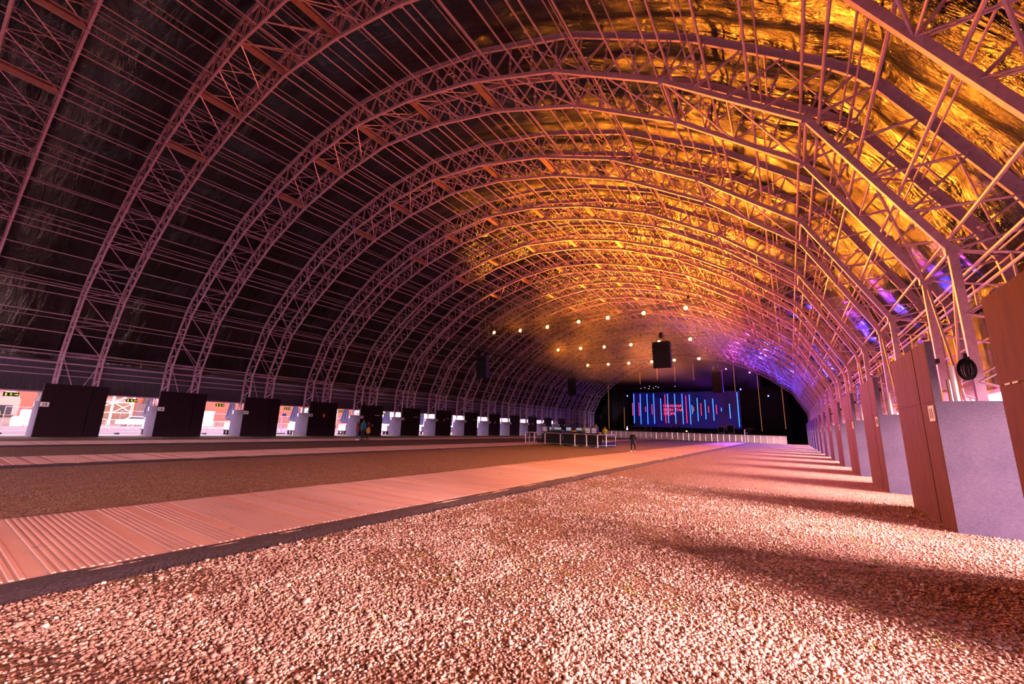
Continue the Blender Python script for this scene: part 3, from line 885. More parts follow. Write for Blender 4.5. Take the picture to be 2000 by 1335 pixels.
# right exterior: a pale marquee a little way off
r = thing('white_marquee', 'pale marquee wall glimpsed outside above the nearest right end board', 'tent', (58, 16, 0))
m = MB(); m.box2((0,-22,0),(.1,60,2.6)); m.poly([(0,-22,2.6),(4,-22,4.6),(8,-22,2.6)],82,(0,1,0)); m.build('tent_cover', M['hoarding_white'], r)
m = MB()
for y in range(-20,61,5): m.tube((-.05,y,0),(-.05,y,2.6),.05,6)
m.build('tent_poles', M['steel'], r)

# cable coil in the nearest right bay
r = thing('cable_coil', 'black coiled cable hanging above the nearest right end board', 'cable', (23.25, 11.9, 3.32))
for i in range(9):
    m = MB(); ra = .13+.03*random.random(); a = i*.35; pts = []
    for t in range(17):
        th = 2*math.pi*t/16; pts.append((math.cos(a)*ra*math.sin(th)*.9, math.sin(a)*ra*math.sin(th)*.9+.01*i, -.2+.22*math.cos(th)))
    m.path(pts, .011, 5); m.build('loop', M['black'], r)
m = MB(); m.tube((0,0,0),(0,0,.12),.03,6); m.box((0,0,.02),(.09,.09,.05)); m.build('tie_strap', M['black'], r)

# ---------------------------------------------------------------- lighting trusses and lamps
def box_truss(p, q, w, label, hang_top, group='black lighting trusses'):
    p, q = Vector(p), Vector(q); L = (q-p).length; d = (q-p).normalized(); s = d.cross(Vector((0,0,1))).normalized(); u = Vector((0,0,1))
    r = thing('lighting_truss', label, 'truss', tuple(p), 0, group)
    C4 = [s*a*w/2+u*b*w/2 for a in (-1,1) for b in (-1,1)]
    m = MB()
    for c in C4: m.tube(c, d*L+c, .025, 6)
    m.build('chord', M['dark_steel'], r)
    m = MB(); n = int(L/w)
    for i in range(n):
        a, b = d*(L*i/n), d*(L*(i+1)/n)
        for c, e in ((0,1),(1,3),(3,2),(2,0)):
            m.tube(a+C4[c], b+C4[e], .014, 4); 
            m.tube(a+C4[c], a+C4[e], .014, 4)
    m.build('lacing', M['dark_steel'], r)
    for t in (.05,.35,.65,.95):
        pt = p+d*(L*t); m = MB(); h = hang_top(pt)
        m.tube(d*(L*t)+u*w/2, d*(L*t)+u*(h-p.z), .012, 4); m.box(d*(L*t)+u*(w/2+.35), (.22,.22,.4)); m.build('hoist_chain', M['black'], r)
    return r
def roof_z(pt): return float(np.interp(abs(pt.x), [k[0] for k in PROF], [k[1] for k in PROF]))-.05
LAMPS = [[(-11.17,41.5,13.74),(-7.05,41.5,13.57),(-3.13,41.5,13.59),(0.99,41.5,13.73),(4.51,41.5,13.78),(8.45,41.5,13.78),(12.6,41.5,13.75)],
 [(-8.84,55.2,13.58),(-5.01,55.2,13.5),(-1.28,55.2,13.42),(2.64,55.2,13.39),(6.49,55.2,13.47),(10.44,55.2,13.45)],
 [(-8.49,65.8,12.61),(-4.71,65.8,12.57),(-1.16,65.8,12.53),(2.61,65.8,12.55),(6.07,65.8,12.57),(9.63,65.8,12.57)]]
box_truss((-13.5,42.0,14.35),(14.2,42.0,14.35),.5,'dark lighting truss carrying the nearest row of amber lamps', roof_z)
box_truss((-12,55.7,14.1),(12.5,55.7,14.1),.5,'dark lighting truss carrying the middle row of amber lamps', roof_z)
box_truss((-11.5,66.3,13.2),(12,66.3,13.2),.5,'dark lighting truss carrying the farthest row of amber lamps', roof_z)
box_truss((-12.9,36,11.6),(-12.9,86,11.6),.5,'long dark truss running lengthwise above the hanging left speakers', roof_z)
def blinder(k):
    r = thing('amber_lamp', 'x', 'lamp', (0,0,0), 0, 'amber stage lamps')
    m = MB(); m.lathe((0,0,0),[(.12,.34),(.19,.26),(.21,.05),(.21,0)],14,'y'); m.build('housing', M['dark_steel'], r)
    m = MB(); m.lathe((0,0,0),[(.19,.012),(.19,-.006),(.15,-.02),(.07,-.03)],16,'y'); m.build('lens', M['lens'], r)
    m = MB(); m.box((-.25,.14,.12),(.02,.06,.42)); m.box((.25,.14,.12),(.02,.06,.42)); m.box((0,.14,.33),(.52,.06,.02)); m.tube((0,.14,.33),(0,.3,.52),.03,6); m.build('yoke', M['dark_steel'], r)
    return r
AMBER = (1.0,.24,.014)
def lamp_light(name, loc, col, watt, rad, parent=None, spot=None, tgt=None, blend=.6):
    l = bpy.data.lights.new(name, 'SPOT' if spot else 'POINT'); l.energy = watt; l.color = col; l.shadow_soft_size = rad
    if spot: l.spot_size = spot; l.spot_blend = blend
    o = bpy.data.objects.new(name, l); COL.objects.link(o); o.location = loc
    if parent: o.parent = parent
    if tgt is not None: o.rotation_euler = (Vector(tgt)-(parent.location+Vector(loc) if parent else Vector(loc))).to_track_quat('-Z','Y').to_euler()
    return o
AMBER_W = 4300
bl = blinder(0); first = True
for ri, row in enumerate(LAMPS):
    for i, p in enumerate(row):
        o = bl if first else dup(bl); first = False
        o.location = p
        o['label'] = 'glowing amber stage lamp, %s from the left in the %s row' % (nth(i), ('nearest upper','middle','lowest far')[ri])
        lamp_light('amber_lamp_light', (0,-.25,0), AMBER, AMBER_W, .16, o, R(104), (19, p[1]-27, 17.5), .7)

# line arrays
def line_array(loc, n, label, w=1.3, top=None):
    r = thing('line_array_speaker', label, 'speaker', loc, 0, 'hanging line array speakers')
    z = 0
    m = MB(); m.box((0,0,.06),(w,.7,.08)); m.tube((-w*.4,0,.1),(0,0,.5),.02); m.tube((w*.4,0,.1),(0,0,.5),.02); m.build('fly_frame', M['dark_steel'], r)
    ang = 0
    y = 0
    for i in range(n):
        m = MB(); h = .29; a = R(1.5*i)
        c = Vector((0, y, z-h/2)); Mx = Matrix.Rotation(a, 3, 'X')
        m.box(c, (w,.62,h-.012), M=Mx); m.box(c+Vector((0,-.315,0)), (w*.9,.01,h*.75), M=Mx); m.build('cabinet', M['black'], r)
        z -= h*math.cos(a); y += h*math.sin(a)*.8
    m = MB(); t = (top if top else roof_z(Vector(loc)))-loc[2]
    for x in (-.25,.25): m.tube((x,0,.4),(x,0,t),.016,5)
    m.box((0,0,.75),(.3,.3,.45)); m.build('hoist_chain', M['black'], r)
    return r
line_array((-10.1,38,9.85), 9, 'black line array hanging at left near the mixing desk', 1.5)
line_array((10.95,38,9.65), 8, 'broad black line array hanging before the amber lamps', 1.55)
line_array((-11.7,66,10.6), 11, 'slender black line array hanging at left before the stage', 1.35)
line_array((11.9,66,10.6), 11, 'dark line array hanging at right before the stage', 1.35)

# ---------------------------------------------------------------- stage
st = thing('stage', 'black stage platform across the far end behind the pale barricade', 'stage', (0, 97.5, 0))
m = MB(); m.box2((-19.8,0,1.45),(20.5,15,1.62)); m.build('deck', M['black'], st)
m = MB(); m.box2((-19.8,.05,0),(20.5,.15,1.45)); m.build('fascia', M['black_cloth'], st)
def screen_mat():
    m = mat('dim blue video wall', (.004,.004,.01), .4); t = NT(m)
    v = t.coord(); n = t.noise(v, .16, 3, .5, .6)
    n2 = t.noise(t.coord((1,1,.5)), .3, 3)
    c = t.ramp(n, [(.38,(.0,.0,.07)),(.52,(.006,.006,.30)),(.60,(.05,.0,.16)),(.75,(.0,.0,.10))])
    t.l(c, t.b.inputs['Emission Color']); t.b.inputs['Emission Strength'].default_value = .35
    return m
r = thing('video_wall', 'deep blue video wall behind the stage with red lettering', 'screen', (-1.6, 109.2, 7.0))
m = MB(); m.box((0,0,0),(25.6,.16,8.9)); m.build('screen_panel', screen_mat(), r)
m = MB(); m.box((0,.1,4.5),(25.9,.2,.12)); m.box((0,.1,-4.5),(25.9,.2,.12)); m.box((-12.9,.1,0),(.12,.2,9)); m.box((12.9,.1,0),(.12,.2,9)); m.build('screen_frame', M['black'], r)
for body, z, wd in (('I WANNA',7.93,4.42),('BE IN THA',6.93,4.72),('MOM',5.95,2.60)):
    o = text_mesh('lettering', body, 1.02, M['text_led'], r, (-6.48+1.6, -1.25+.0, z-7.0), (R(90),0,0), .02, 'LEFT', 0.0)
    bb = o.data.vertices; w0 = max(v.co.x for v in bb)-min(v.co.x for v in bb); o.scale = (wd/w0, 1, 1)
    o.location = (-6.48+1.6, -.12, z-7.0)
BLUE = [(-13.73,3.4,11.08),(-12.02,3.18,11.05),(-10.24,3.22,11.01),(-8.55,3.38,11.11),(-6.81,4.25,9.83),(-5.07,3.59,10.98),(-3.35,3.5,10.95),(-1.6,3.41,10.92),(0.13,3.45,10.69),(0.61,5.93,8.11),(1.86,4.22,9.85),(3.61,4.68,9.39),(5.34,4.4,9.62),(7.06,6.58,7.42),(8.84,4.95,8.33),(10.57,3.07,11.08)]
PINK = [(-14.13,5.4,8.7),(-12.4,5.35,8.76),(-10.75,6.42,7.68),(-9.07,5.71,8.34),(-5.73,3.57,10.8),(-0.72,3.68,10.45),(0.96,6.55,7.61),(2.64,5.58,8.53),(4.3,6.26,7.79),(6.0,5.97,8.15)]
AMB = [(-11.01,13.3,16.23),(-6.66,14.32,17.2),(-2.36,13.65,17.3),(1.92,13.87,17.8),(6.35,13.95,17.0),(10.56,10.96,17.0),(-19.61,1.7,13.6),(-15.42,2.0,7.39),(15.09,2.2,15.0),(19.43,2.76,12.1)]
def batten(x, z0, z1, y, mt, label, grp, w=.16):
    r = thing('stage_strip', label, 'light', (x, y, z0), 0, grp)
    m = MB(); m.box((0,0,(z1-z0)/2),(w,.06,z1-z0)); m.build('glow_tube', mt, r)
    m = MB(); m.box((0,.06,(z1-z0)/2),(w*.7,.05,z1-z0+.04)); m.tube((0,.06,(z1-z0)),(0,.06,(z1-z0)+1.0),.012,4); m.build('backing_rail', M['black'], r)
for i, (x, a, b) in enumerate(BLUE): batten(x, a, b, 108, M['blue_led'], 'upright blue light batten on stage, %s blue one from the left' % nth(i), 'blue light battens')
for i, (x, a, b) in enumerate(PINK): batten(x, a, b, 108, M['pink_led'], 'upright red light batten on stage, %s red one from the left' % nth(i), 'red light battens')
for i, (x, a, b) in enumerate(AMB):
    lab = 'short amber lit strip hanging above the video wall, %s from the left' % nth(i) if i < 6 else \
      ['tall amber lit strip at the far left drape','amber lit strip just left of the video wall','tall amber lit strip right of the video wall','amber lit strip farthest right on the black drapes'][i-6]
    batten(x, a, b, 105, M['amber_lit'], lab, 'amber lit strips', .11)  # upright pipes and edges; the amber light on them is put in as glow
def drape(x0, x1, z, y, label, grp='black stage drapes'):
    m = MB(); n = int((x1-x0)/.25)
    for i in range(n+1):
        x = x0+(x1-x0)*i/n; yy = y+.12*math.sin(i*1.7)
        m.v += [(x, yy, 1.62), (x, yy+.03, z)]
    for i in range(n): a = i*2; m.face((a, a+2, a+3, a+1))
    o = m.build('stage_drape', M['black_cloth'], None, True); md = o.modifiers.new('t','SOLIDIFY'); md.thickness = .03
    tag(o, label, 'curtain', grp)
drape(-19.4,-14.6,13.5,106.5,'black drape hanging left of the video wall')
drape(11.2,15.0,14.6,106.5,'black drape hanging right of the video wall')
drape(15.2,20.4,12.0,106.3,'lower black drape at the right end of the stage')
# stage gear
def wedge(x, y, label):
    r = thing('stage_monitor', label, 'speaker', (x, y, 1.62), 0, 'wedge monitors along the stage front')
    m = MB(); m.poly([(-.3,-.3,0),(-.3,.25,0),(-.3,.12,.36),(-.3,-.12,.42)],.6,(1,0,0)); m.build('cabinet', M['black'], r)
    m = MB(); m.box((0,-.225,.2),(.5,.01,.28),M=Matrix.Rotation(R(-25),3,'X')); m.build('grille', M['dark_steel'], r)
for i, x in enumerate((-12.3,-6.5,-2.0,1.4,5.2,9.0,13.4)): wedge(x, 98.4, 'black wedge monitor on the stage lip, %s from the left' % nth(i))
def flight_case(loc, s, label):
    r = thing('flight_case', label, 'case', loc, 0, 'black road cases on stage')
    m = MB(); m.box((0,0,s[2]/2),s); m.build('case_body', M['black'], r)
    m = MB()
    for z in (.02,s[2]-.02): m.box((0,-s[1]/2-.005,z),(s[0],.02,.04))
    for x in (-s[0]/2,s[0]/2): m.box((x,-s[1]/2-.005,s[2]/2),(.04,.02,s[2]))
    m.build('edging', M['barrier'], r)
flight_case((-10.6,101,1.62),(3.4,1.2,1.0),'long dark road case at stage left below the blue battens')
flight_case((-8.2,101.5,1.62),(1.1,.9,1.0),'small dark road case right of the long one on stage')
flight_case((7.6,101,1.62),(1.2,.9,1.3),'dark road case near the keyboard on stage')
flight_case((9.4,101.4,1.62),(1.4,.9,1.7),'tall dark road case behind the keyboard')
r = thing('keyboard', 'keyboard on a stand at the right side of the stage', 'keyboard', (13.1,99.6,1.62))
m = MB(); m.box((0,0,1.0),(1.9,.4,.12)); m.build('key_deck', M['red_cloth'], r)
m = MB(); m.box((0,-.12,1.065),(1.7,.14,.015)); m.build('keys', M['white'], r)
m = MB(); m.tube((-.5,0,0),(.5,0,.94),.025); m.tube((.5,0,0),(-.5,0,.94),.025); m.tube((0,0,0),(0,0,1.4),.02); m.build('stand', M['barrier'], r)
r = thing('drum_kit', 'drum kit on a black riser in the middle of the stage', 'drum kit', (-2.2,103,1.62))
m = MB(); m.box((0,0,.25),(3.4,2.6,.5)); m.build('riser', M['black'], r)
m = MB(); m.lathe((0,-.5,.8),[(.3,0),(.3,.45)],16,'y'); m.build('bass_drum', M['dark_steel'], r)
for x, y, z, ra in ((-.35,-.1,1.15,.17),(.35,-.1,1.15,.17),(.75,.3,.85,.22),(-.75,.2,.95,.18)):
    m = MB(); m.lathe((x,y,z),[(ra,0),(ra,.24)],14); m.build('drum', M['dark_steel'], r)
for x, y, z in ((-1.0,-.2,1.55),(1.0,-.1,1.6),(-1.2,.4,1.25)):
    m = MB(); m.lathe((x,y,z),[(.24,0),(.05,.03)],16); m.tube((x,y,.5),(x,y,z),.015); m.build('cymbal', M['bag'], r)
for i, (x, z, y) in enumerate(((-12.6,1.62,99.2),(1.9,1.62,99.0),(5.6,1.62,99.6),(-5.4,1.62,99.4))):
    r = thing('microphone_stand', 'thin microphone stand on stage, %s from the left' % nth(i), 'microphone stand', (x,y,z), 0, 'microphone stands')
    m = MB(); m.tube((0,0,0),(0,0,1.5),.012,6); m.lathe((0,0,0),[(.16,0),(.16,.03),(.03,.05)],14); m.build('pole', M['barrier'], r)
    m = MB(); m.lathe((0,0,1.5),[(.02,0),(.025,.12),(.04,.16),(.03,.21)],10); m.build('microphone', M['dark_steel'], r)
r = thing('stage_uplight', 'small white glowing lamp at the left edge of the stage', 'lamp', (-12.5,98.2,1.62))
m = MB(); m.lathe((0,0,0),[(.22,0),(.16,.3),(.05,.75),(.02,.9)],12); m.build('glow_cone', M['spot_w'], r)
m = MB(); m.box((0,0,.02),(.6,.4,.05)); m.build('base', M['black'], r)
r = thing('stage_footlight', 'tiny amber lamp glowing at the stage lip below the lettering', 'lamp', (1.0,98.0,1.75))
m = MB(); m.lathe((0,0,0),[(.10,-.05),(.10,.02)],12,'y'); m.build('lens', M['lens'], r)
m = MB(); m.box((0,.12,0),(.25,.2,.24)); m.build('housing', M['dark_steel'], r)
for i, (x, z) in enumerate(((-11.5,12.4),(-10.4,12.6),(-9.4,12.3),(-9.2,12.9),(-8.2,12.4),(-7.6,12.8),(-7.0,12.6),(-2.9,12.7))):
    r = thing('pinspot', 'tiny white pin spot above the video wall, %s from the left' % nth(i), 'lamp', (x,107,z), 0, 'white pin spots')
    m = MB(); m.lathe((0,0,0),[(.07,-.03),(.07,.02)],10,'y'); m.build('lens', M['spot_w'], r)
    m = MB(); m.lathe((0,.03,0),[(.09,0),(.06,.2)],10,'y'); m.tube((0,.1,.05),(0,.1,.5),.012,4); m.build('housing', M['dark_steel'], r)

r = thing('added_arch_light', 'added pale lamp for the end arch, on the floor at the left stage corner', 'lamp', (-20.6,99.3,0), 0)
m = MB(); m.box((0,0,.35),(.45,.25,.3)); m.tube((-.2,0,0),(-.2,0,.3),.02); m.tube((.2,0,0),(.2,0,.3),.02); m.build('housing', M['dark_steel'], r)
m = MB(); m.box((0,.13,.38),(.36,.02,.2)); m.build('lens', M['spot_w'], r)
lamp_light('added_arch_beam', (0,.3,.5), (.80,.62,1.0), 900, .15, r, R(110), (-22.5,103,9), .5)  # added lamp, put in to brighten the left leg of the end arch
# wash lights that throw magenta and blue on the roof
def wash(loc, kind, label, watt, tgt, spot=R(75)):
    r = thing('wash_light', label, 'lamp', loc, 0, 'stage wash lights')
    m = MB(); m.lathe((0,0,0),[(.14,-.02),(.14,.02)],14,'y'); m.build('lens', M['magenta_lens'] if kind == 'm' else M['blue_lens'], r)
    m = MB(); m.lathe((0,.03,0),[(.18,0),(.16,.25),(.08,.34)],12,'y'); m.box((0,.15,.28),(.42,.08,.05)); m.build('housing', M['dark_steel'], r)
    lamp_light('wash_beam', (0,-.3,0), (1.0,.06,.75) if kind == 'm' else (.07,.05,1.0), watt, .15, r, spot, tgt, .9)
WASH = 4000
wash((14.0,100.5,14.6),'m','magenta wash lamp high at the right of the stage', WASH*3.0, (22,45,8))
wash((9.5,100.5,15.6),'m','magenta wash lamp above the right of the video wall', WASH*3.0, (21,30,10))
wash((17.0,100.5,9.5),'b','blue wash lamp low at the right of the stage', WASH*8, (24,40,5))
wash((12.0,100.5,11.0),'b','blue wash lamp beside the video wall', WASH*8, (24,25,5))
wash((-13.0,100.5,10.0),'b','blue wash lamp high at the left of the stage', WASH*.8, (-24,75,4))

# thin stage haze drifting round the amber lamps
hz = MB().box2((-17,36,8.5),(17,74,18.5)).build('stage_haze', bpy.data.materials.new('thin haze'))
hm = hz.data.materials[0]; hm.use_nodes = True; ht = hm.node_tree
ht.nodes.remove(ht.nodes['Principled BSDF'])
vs_ = ht.nodes.new('ShaderNodeVolumeScatter'); vs_.inputs['Anisotropy'].default_value = .55
tcn = ht.nodes.new('ShaderNodeTexCoord'); nzn = ht.nodes.new('ShaderNodeTexNoise'); nzn.inputs['Scale'].default_value = .16
ht.links.new(tcn.outputs['Object'], nzn.inputs['Vector'])
mrn = ht.nodes.new('ShaderNodeMapRange'); mrn.inputs[1].default_value = .42; mrn.inputs[2].default_value = .7; mrn.inputs[3].default_value = .0; mrn.inputs[4].default_value = .0042
ht.links.new(nzn.outputs['Fac'], mrn.inputs[0]); ht.links.new(mrn.outputs[0], vs_.inputs['Density'])
ht.links.new(vs_.outputs[0], ht.nodes['Material Output'].inputs['Volume'])
tag(hz, 'thin orange lit haze hanging around the amber stage lamps', 'haze', kind='stuff')

# ---------------------------------------------------------------- stage barricade
def barricade_panel():
    r = thing('barricade_panel', 'x', 'barrier', (0,0,0), 0, 'stage barricade panels')
    m = MB(); m.box((0,0,.72),(.96,.03,1.2)); m.build('mesh_plate', mat('perforated alloy', (.50,.40,.44), .45, .4), r)
    m = MB()
    for x in (-.48,.48): m.tube((x,-.01,0),(x,-.01,1.38),.026,6)
    for z in (.1,.72,1.38): m.tube((-.48,-.01,z),(.48,-.01,z),.024,6)
    m.build('frame', M['barrier'], r)
    m = MB(); m.box((0,-.35,.02),(.98,.7,.03)); m.build('tread_plate', M['barrier'], r)
    m = MB(); m.tube((-.3,.02,1.2),(-.3,.75,.03),.022,5); m.tube((.3,.02,1.2),(.3,.75,.03),.022,5); m.box((0,.5,.02),(.98,.5,.03)); m.build('rear_brace', M['barrier'], r)
    return r
bp = barricade_panel(); first = True
NB = 32
for i in range(NB):
    x = -12.0+i*1.0; y = 84.8+(x+12)*.13
    o = bp if first else dup(bp); first = False
    o.location = (x, y, 0); o.rotation_euler = (0,0,math.atan(.13))
    o['label'] = 'pale stage barricade panel, %s counting from the left end of the line' % nth(i)
r = thing('white_stand', 'slim white stand in front of the right stage barricade', 'stand', (13.2,86.2,0))
m = MB(); m.tube((0,0,0),(0,0,2.1),.06,8); m.box((.05,0,2.2),(.25,.15,.3)); m.box((.25,0,1.75),(.4,.05,.08)); m.build('post', M['white'], r)
m = MB(); m.box((-.3,0,.06),(1.2,.5,.12)); m.build('base', M['white'], r)

# ---------------------------------------------------------------- people
HAND = [(-.030,.070,.085),(-.011,.095,.110),(.010,.098,.115),(.030,.085,.10)]
def skin_obj(name, verts, edges, radii, mt, parent, root=0, sub=1):
    me = bpy.data.meshes.new(name); me.from_pydata([tuple(v) for v in verts], edges, [])
    o = bpy.data.objects.new(name+'_tmp', me); COL.objects.link(o)
    sk = o.modifiers.new('s','SKIN'); sk.use_smooth_shade = True
    for i, rr in enumerate(radii):
        d = me.skin_vertices[0].data[i]; d.radius = (rr, rr) if isinstance(rr, float) else rr; d.use_root = (i == root)
    sb = o.modifiers.new('u','SUBSURF'); sb.levels = sub; sb.render_levels = sub
    dg = bpy.context.evaluated_depsgraph_get()
    nm = bpy.data.meshes.new_from_object(o.evaluated_get(dg)); nm.name = name
    bpy.data.objects.remove(o)
    nm.materials.clear(); nm.materials.append(mt)
    q = bpy.data.objects.new(name, nm); COL.objects.link(q); q.parent = parent
    return q
def person(loc, rz, H, label, top, legs, shoe, hairlong=False, arms='down', stride=0.0, coat=False, group=None):
    s = H/1.75
    r = thing('person', label, 'person', loc, rz, group); r.scale = (s,s,s)
    V = lambda *a: Vector(a)
    pel, sp, ch, nk, hd0, hd1 = V(0,0,.95), V(0,0,1.14), V(0,.015,1.34), V(0,.01,1.48), V(0,.025,1.57), V(0,.03,1.68)
    J = {}
    for sd, sg in (('l',-1),('r',1)):
        J['sh'+sd] = V(sg*.17,0,1.41)
        if arms == 'down': J['el'+sd] = V(sg*.23,-.02,1.14); J['wr'+sd] = V(sg*.24,.06,.90)
        elif arms == 'phone': J['el'+sd] = V(sg*.23,.10,1.18); J['wr'+sd] = V(sg*.09,.30,1.34)
        elif arms == 'front': J['el'+sd] = V(sg*.24,.02,1.15); J['wr'+sd] = V(sg*.17,.25,1.08)
        f = stride*sg
        J['hp'+sd] = V(sg*.09,0,.90); J['kn'+sd] = V(sg*.095,f*.22+.02,.50); J['an'+sd] = V(sg*.095,f*.42-.02,.085)
    # body: one surface
    vs = [pel, sp, ch, nk, hd0, hd1, V(0,.135,1.60), V(0,.11,1.55)]; ra = [.115,.105,.125,.052,.078,.082,.016,.03]
    ed = [(0,1),(1,2),(2,3),(3,4),(4,5),(4,6),(4,7)]
    for sd, sg in (('l',-1),('r',1)):
        b = len(vs)
        vs += [J['sh'+sd], J['el'+sd], J['wr'+sd]]; ra += [.06,.042,.027]; ed += [(2,b),(b,b+1),(b+1,b+2)]
        d = (J['wr'+sd]-J['el'+sd]).normalized(); side = Vector((0,1,0)) if abs(d.y) < .7 else Vector((1,0,0)); side = (side-d*side.dot(d)).normalized(); up = d.cross(side)
        pb = len(vs); vs.append(J['wr'+sd]+d*.07); ra.append((.040,.018)); ed.append((b+2, pb))
        for fx, l1, l2 in HAND:
            q = len(vs); base = J['wr'+sd]+d*.085+side*fx
            vs += [base+d*l1*.5+up*.006, base+d*l2*.75+up*.022]; ra += [.0095,.008]; ed += [(pb,q),(q,q+1)]
        q = len(vs); tb = J['wr'+sd]+d*.04
        vs += [tb+side*-.045+d*.02+up*.01, tb+side*-.06+d*.055+up*.02]; ra += [.012,.009]; ed += [(b+2,q),(q,q+1)]
        b = len(vs)
        vs += [J['hp'+sd], J['kn'+sd], J['an'+sd], J['an'+sd]+V(0,.13,-.045)]; ra += [.085,.055,.038,.032]; ed += [(0,b),(b,b+1),(b+1,b+2),(b+2,b+3)]
    skin_obj('body', vs, ed, [float(x) if not isinstance(x, tuple) else x for x in ra], M['skin'], r)
    # top garment
    low = V(0,0,.80 if not coat else .66)
    vs = [low, pel, sp, ch, V(0,.01,1.46)]; ra = [.17 if not coat else .19,.175,.155,.16,.075]; ed = [(0,1),(1,2),(2,3),(3,4)]
    for sd in 'lr':
        b = len(vs); e, w = J['el'+sd], J['wr'+sd]
        vs += [J['sh'+sd], e, e.lerp(w,.92)]; ra += [.08,.062,.045]; ed += [(3,b),(b,b+1),(b+1,b+2)]
    skin_obj('coat' if coat else 'jacket', vs, ed, ra, top, r)
    vs = [V(0,0,1.02), V(0,0,.93)]; ra = [.10,.125]; ed = [(0,1)]
    for sd in 'lr':
        b = len(vs); vs += [J['hp'+sd], J['kn'+sd], J['an'+sd]+V(0,0,.02)]; ra += [.095,.068,.055]; ed += [(1,b),(b,b+1),(b+1,b+2)]
    skin_obj('trousers', vs, ed, ra, legs, r)
    for sd in 'lr':
        a = J['an'+sd]; m = MB()
        z0 = a.z-.085
        pr = [(-.045,-.07),(.045,-.07),(.052,.06),(.045,.17),(.0,.20),(-.045,.17),(-.052,.06)]
        m.poly([(a.x+x, a.y+y, z0) for x, y in pr], .03, (0,0,1)); m.poly([(a.x+x*.9, a.y+y*.94, z0+.03) for x, y in pr], .045, (0,0,1)); m.build('shoe', shoe, r)
    # hair cap, ears, eyes and mouth
    vs = [V(0,-.005,1.70), V(0,-.045,1.62), V(0,-.055,1.52 if not hairlong else 1.36)]; ra = [.088,.082,.05 if not hairlong else .075]
    skin_obj('hair', vs, [(0,1),(1,2)], ra, M['hair'], r)
    m = MB()
    for sg in (-1,1): m.lathe((sg*.032,.100,1.625),[(.010,-.004),(.010,.012)],8,'y')
    m.box((0,.106,1.555),(.045,.012,.008)); m.build('face_features', M['ink'], r)
    return r
C0 = Vector((20.15,0))
px = lambda x, y: (x, y, .055)
p1 = person(px(-12.31,23.10), R(-20), 1.68, 'person in a red jacket and blue jeans, standing leftmost on the pale walkway', M['red_cloth'], M['denim'], M['paper'], True, 'front')
p2 = person(px(-11.8,23.30), R(20), 1.85, 'person in a teal jacket and dark jeans standing in the middle of the group', M['teal'], M['navy'], M['black'], False, 'down')
p3 = person(px(-11.75,23.79), R(-15), 1.66, 'person in dark clothes raising a phone at the right of the group', M['navy'], M['navy'], M['black'], True, 'phone')
for p in (p1, p2, p3): p.location.z = .066
b = thing('shoulder_bag', 'ochre yellow shoulder bag hanging beside the person with a phone', 'bag', (-11.44,23.62,.66))
m = MB(); m.lathe((0,0,0),[(.10,0),(.17,.06),(.19,.22),(.15,.42),(.07,.60)],12); m.build('bag_body', M['bag'], b, True)
m = MB(); m.path([(.05,0,.58),(-.06,-.02,.76),(-.18,.02,.84)], .012, 5); m.build('strap', M['bag'], b)
b = thing('phone', 'small pale phone held up by the person in dark clothes', 'phone', (-11.60,24.17,1.42), R(-15))
m = MB(); m.box((0,0,0),(.075,.01,.15)); m.build('phone_body', M['black'], b)
m = MB(); m.box((0,-.006,0),(.068,.003,.135)); m.build('phone_screen', M['paper'], b)
person((9.62,33.0,.0), R(175), 1.60, 'person in a dark long coat walking across the floor toward the camera', M['navy'], M['black'], M['paper'], False, 'down', .5, True)

# ---------------------------------------------------------------- mixing desk area
FB = [(-1.66,35.42),(-.81,36.3),(.36,36.72),(1.86,36.78),(3.77,35.83),(5.39,35.59),(5.71,36.26),(5.82,37.39),(5.9,39.49)]
def foh_barrier(a, b, label):
    L = math.dist(a, b); r = thing('crowd_barrier', label, 'barrier', (*a, 0), math.atan2(b[1]-a[1], b[0]-a[0]), 'barriers round the mixing desk')
    m = MB(); H = 1.15
    m.tube((.03,0,.03),(.03,0,H-.08),.026,8); m.tube((L-.03,0,.03),(L-.03,0,H-.08),.026,8); m.tube((.10,0,H),(L-.10,0,H),.026,8)
    m.tube((.03,0,H-.08),(.10,0,H),.026,8); m.tube((L-.03,0,H-.08),(L-.10,0,H),.026,8); m.tube((.03,0,.16),(L-.03,0,.16),.022,8)
    m.build('frame', M['barrier'], r)
    m = MB(); n = max(6, int(L/.12))
    for i in range(1, n): m.tube((.03+(L-.06)*i/n,0,.16),(.03+(L-.06)*i/n,0,H),.005,4)
    m.build('bars', M['dark_steel'], r)
    m = MB()
    for x in (.25, L-.25): m.tube((x,-.22,.02),(x,.22,.02),.02,5)
    m.build('foot', M['barrier'], r)
nb = 0
pts = [(-1.66,35.42),(-.2,36.1),(1.3,36.5),(3.0,36.2),(4.4,35.75),(5.55,35.6),(5.75,37.2),(5.9,39.3)]
for a, c in zip(pts, pts[1:]):
    foh_barrier(a, c, 'pale crowd barrier round the mixing desk, %s from the left' % nth(nb)); nb += 1
for a, c in (((-2.3,37.6),(-2.0,39.8)),((-2.4,35.9),(-2.3,37.5))):
    foh_barrier(a, c, 'pale crowd barrier closing the %s of the mixing desk' % ('left flank' if a[1] > 37 else 'left front corner'))
r = thing('mixing_platform', 'black draped platform under the mixing desk', 'platform', (1.9,39.0,.062))
m = MB(); m.box((0,0,.2),(7.0,4.0,.4)); m.build('deck', M['black'], r)
m = MB(); m.box((0,-2.02,.2),(7.0,.03,.4)); m.build('valance', M['black_cloth'], r)
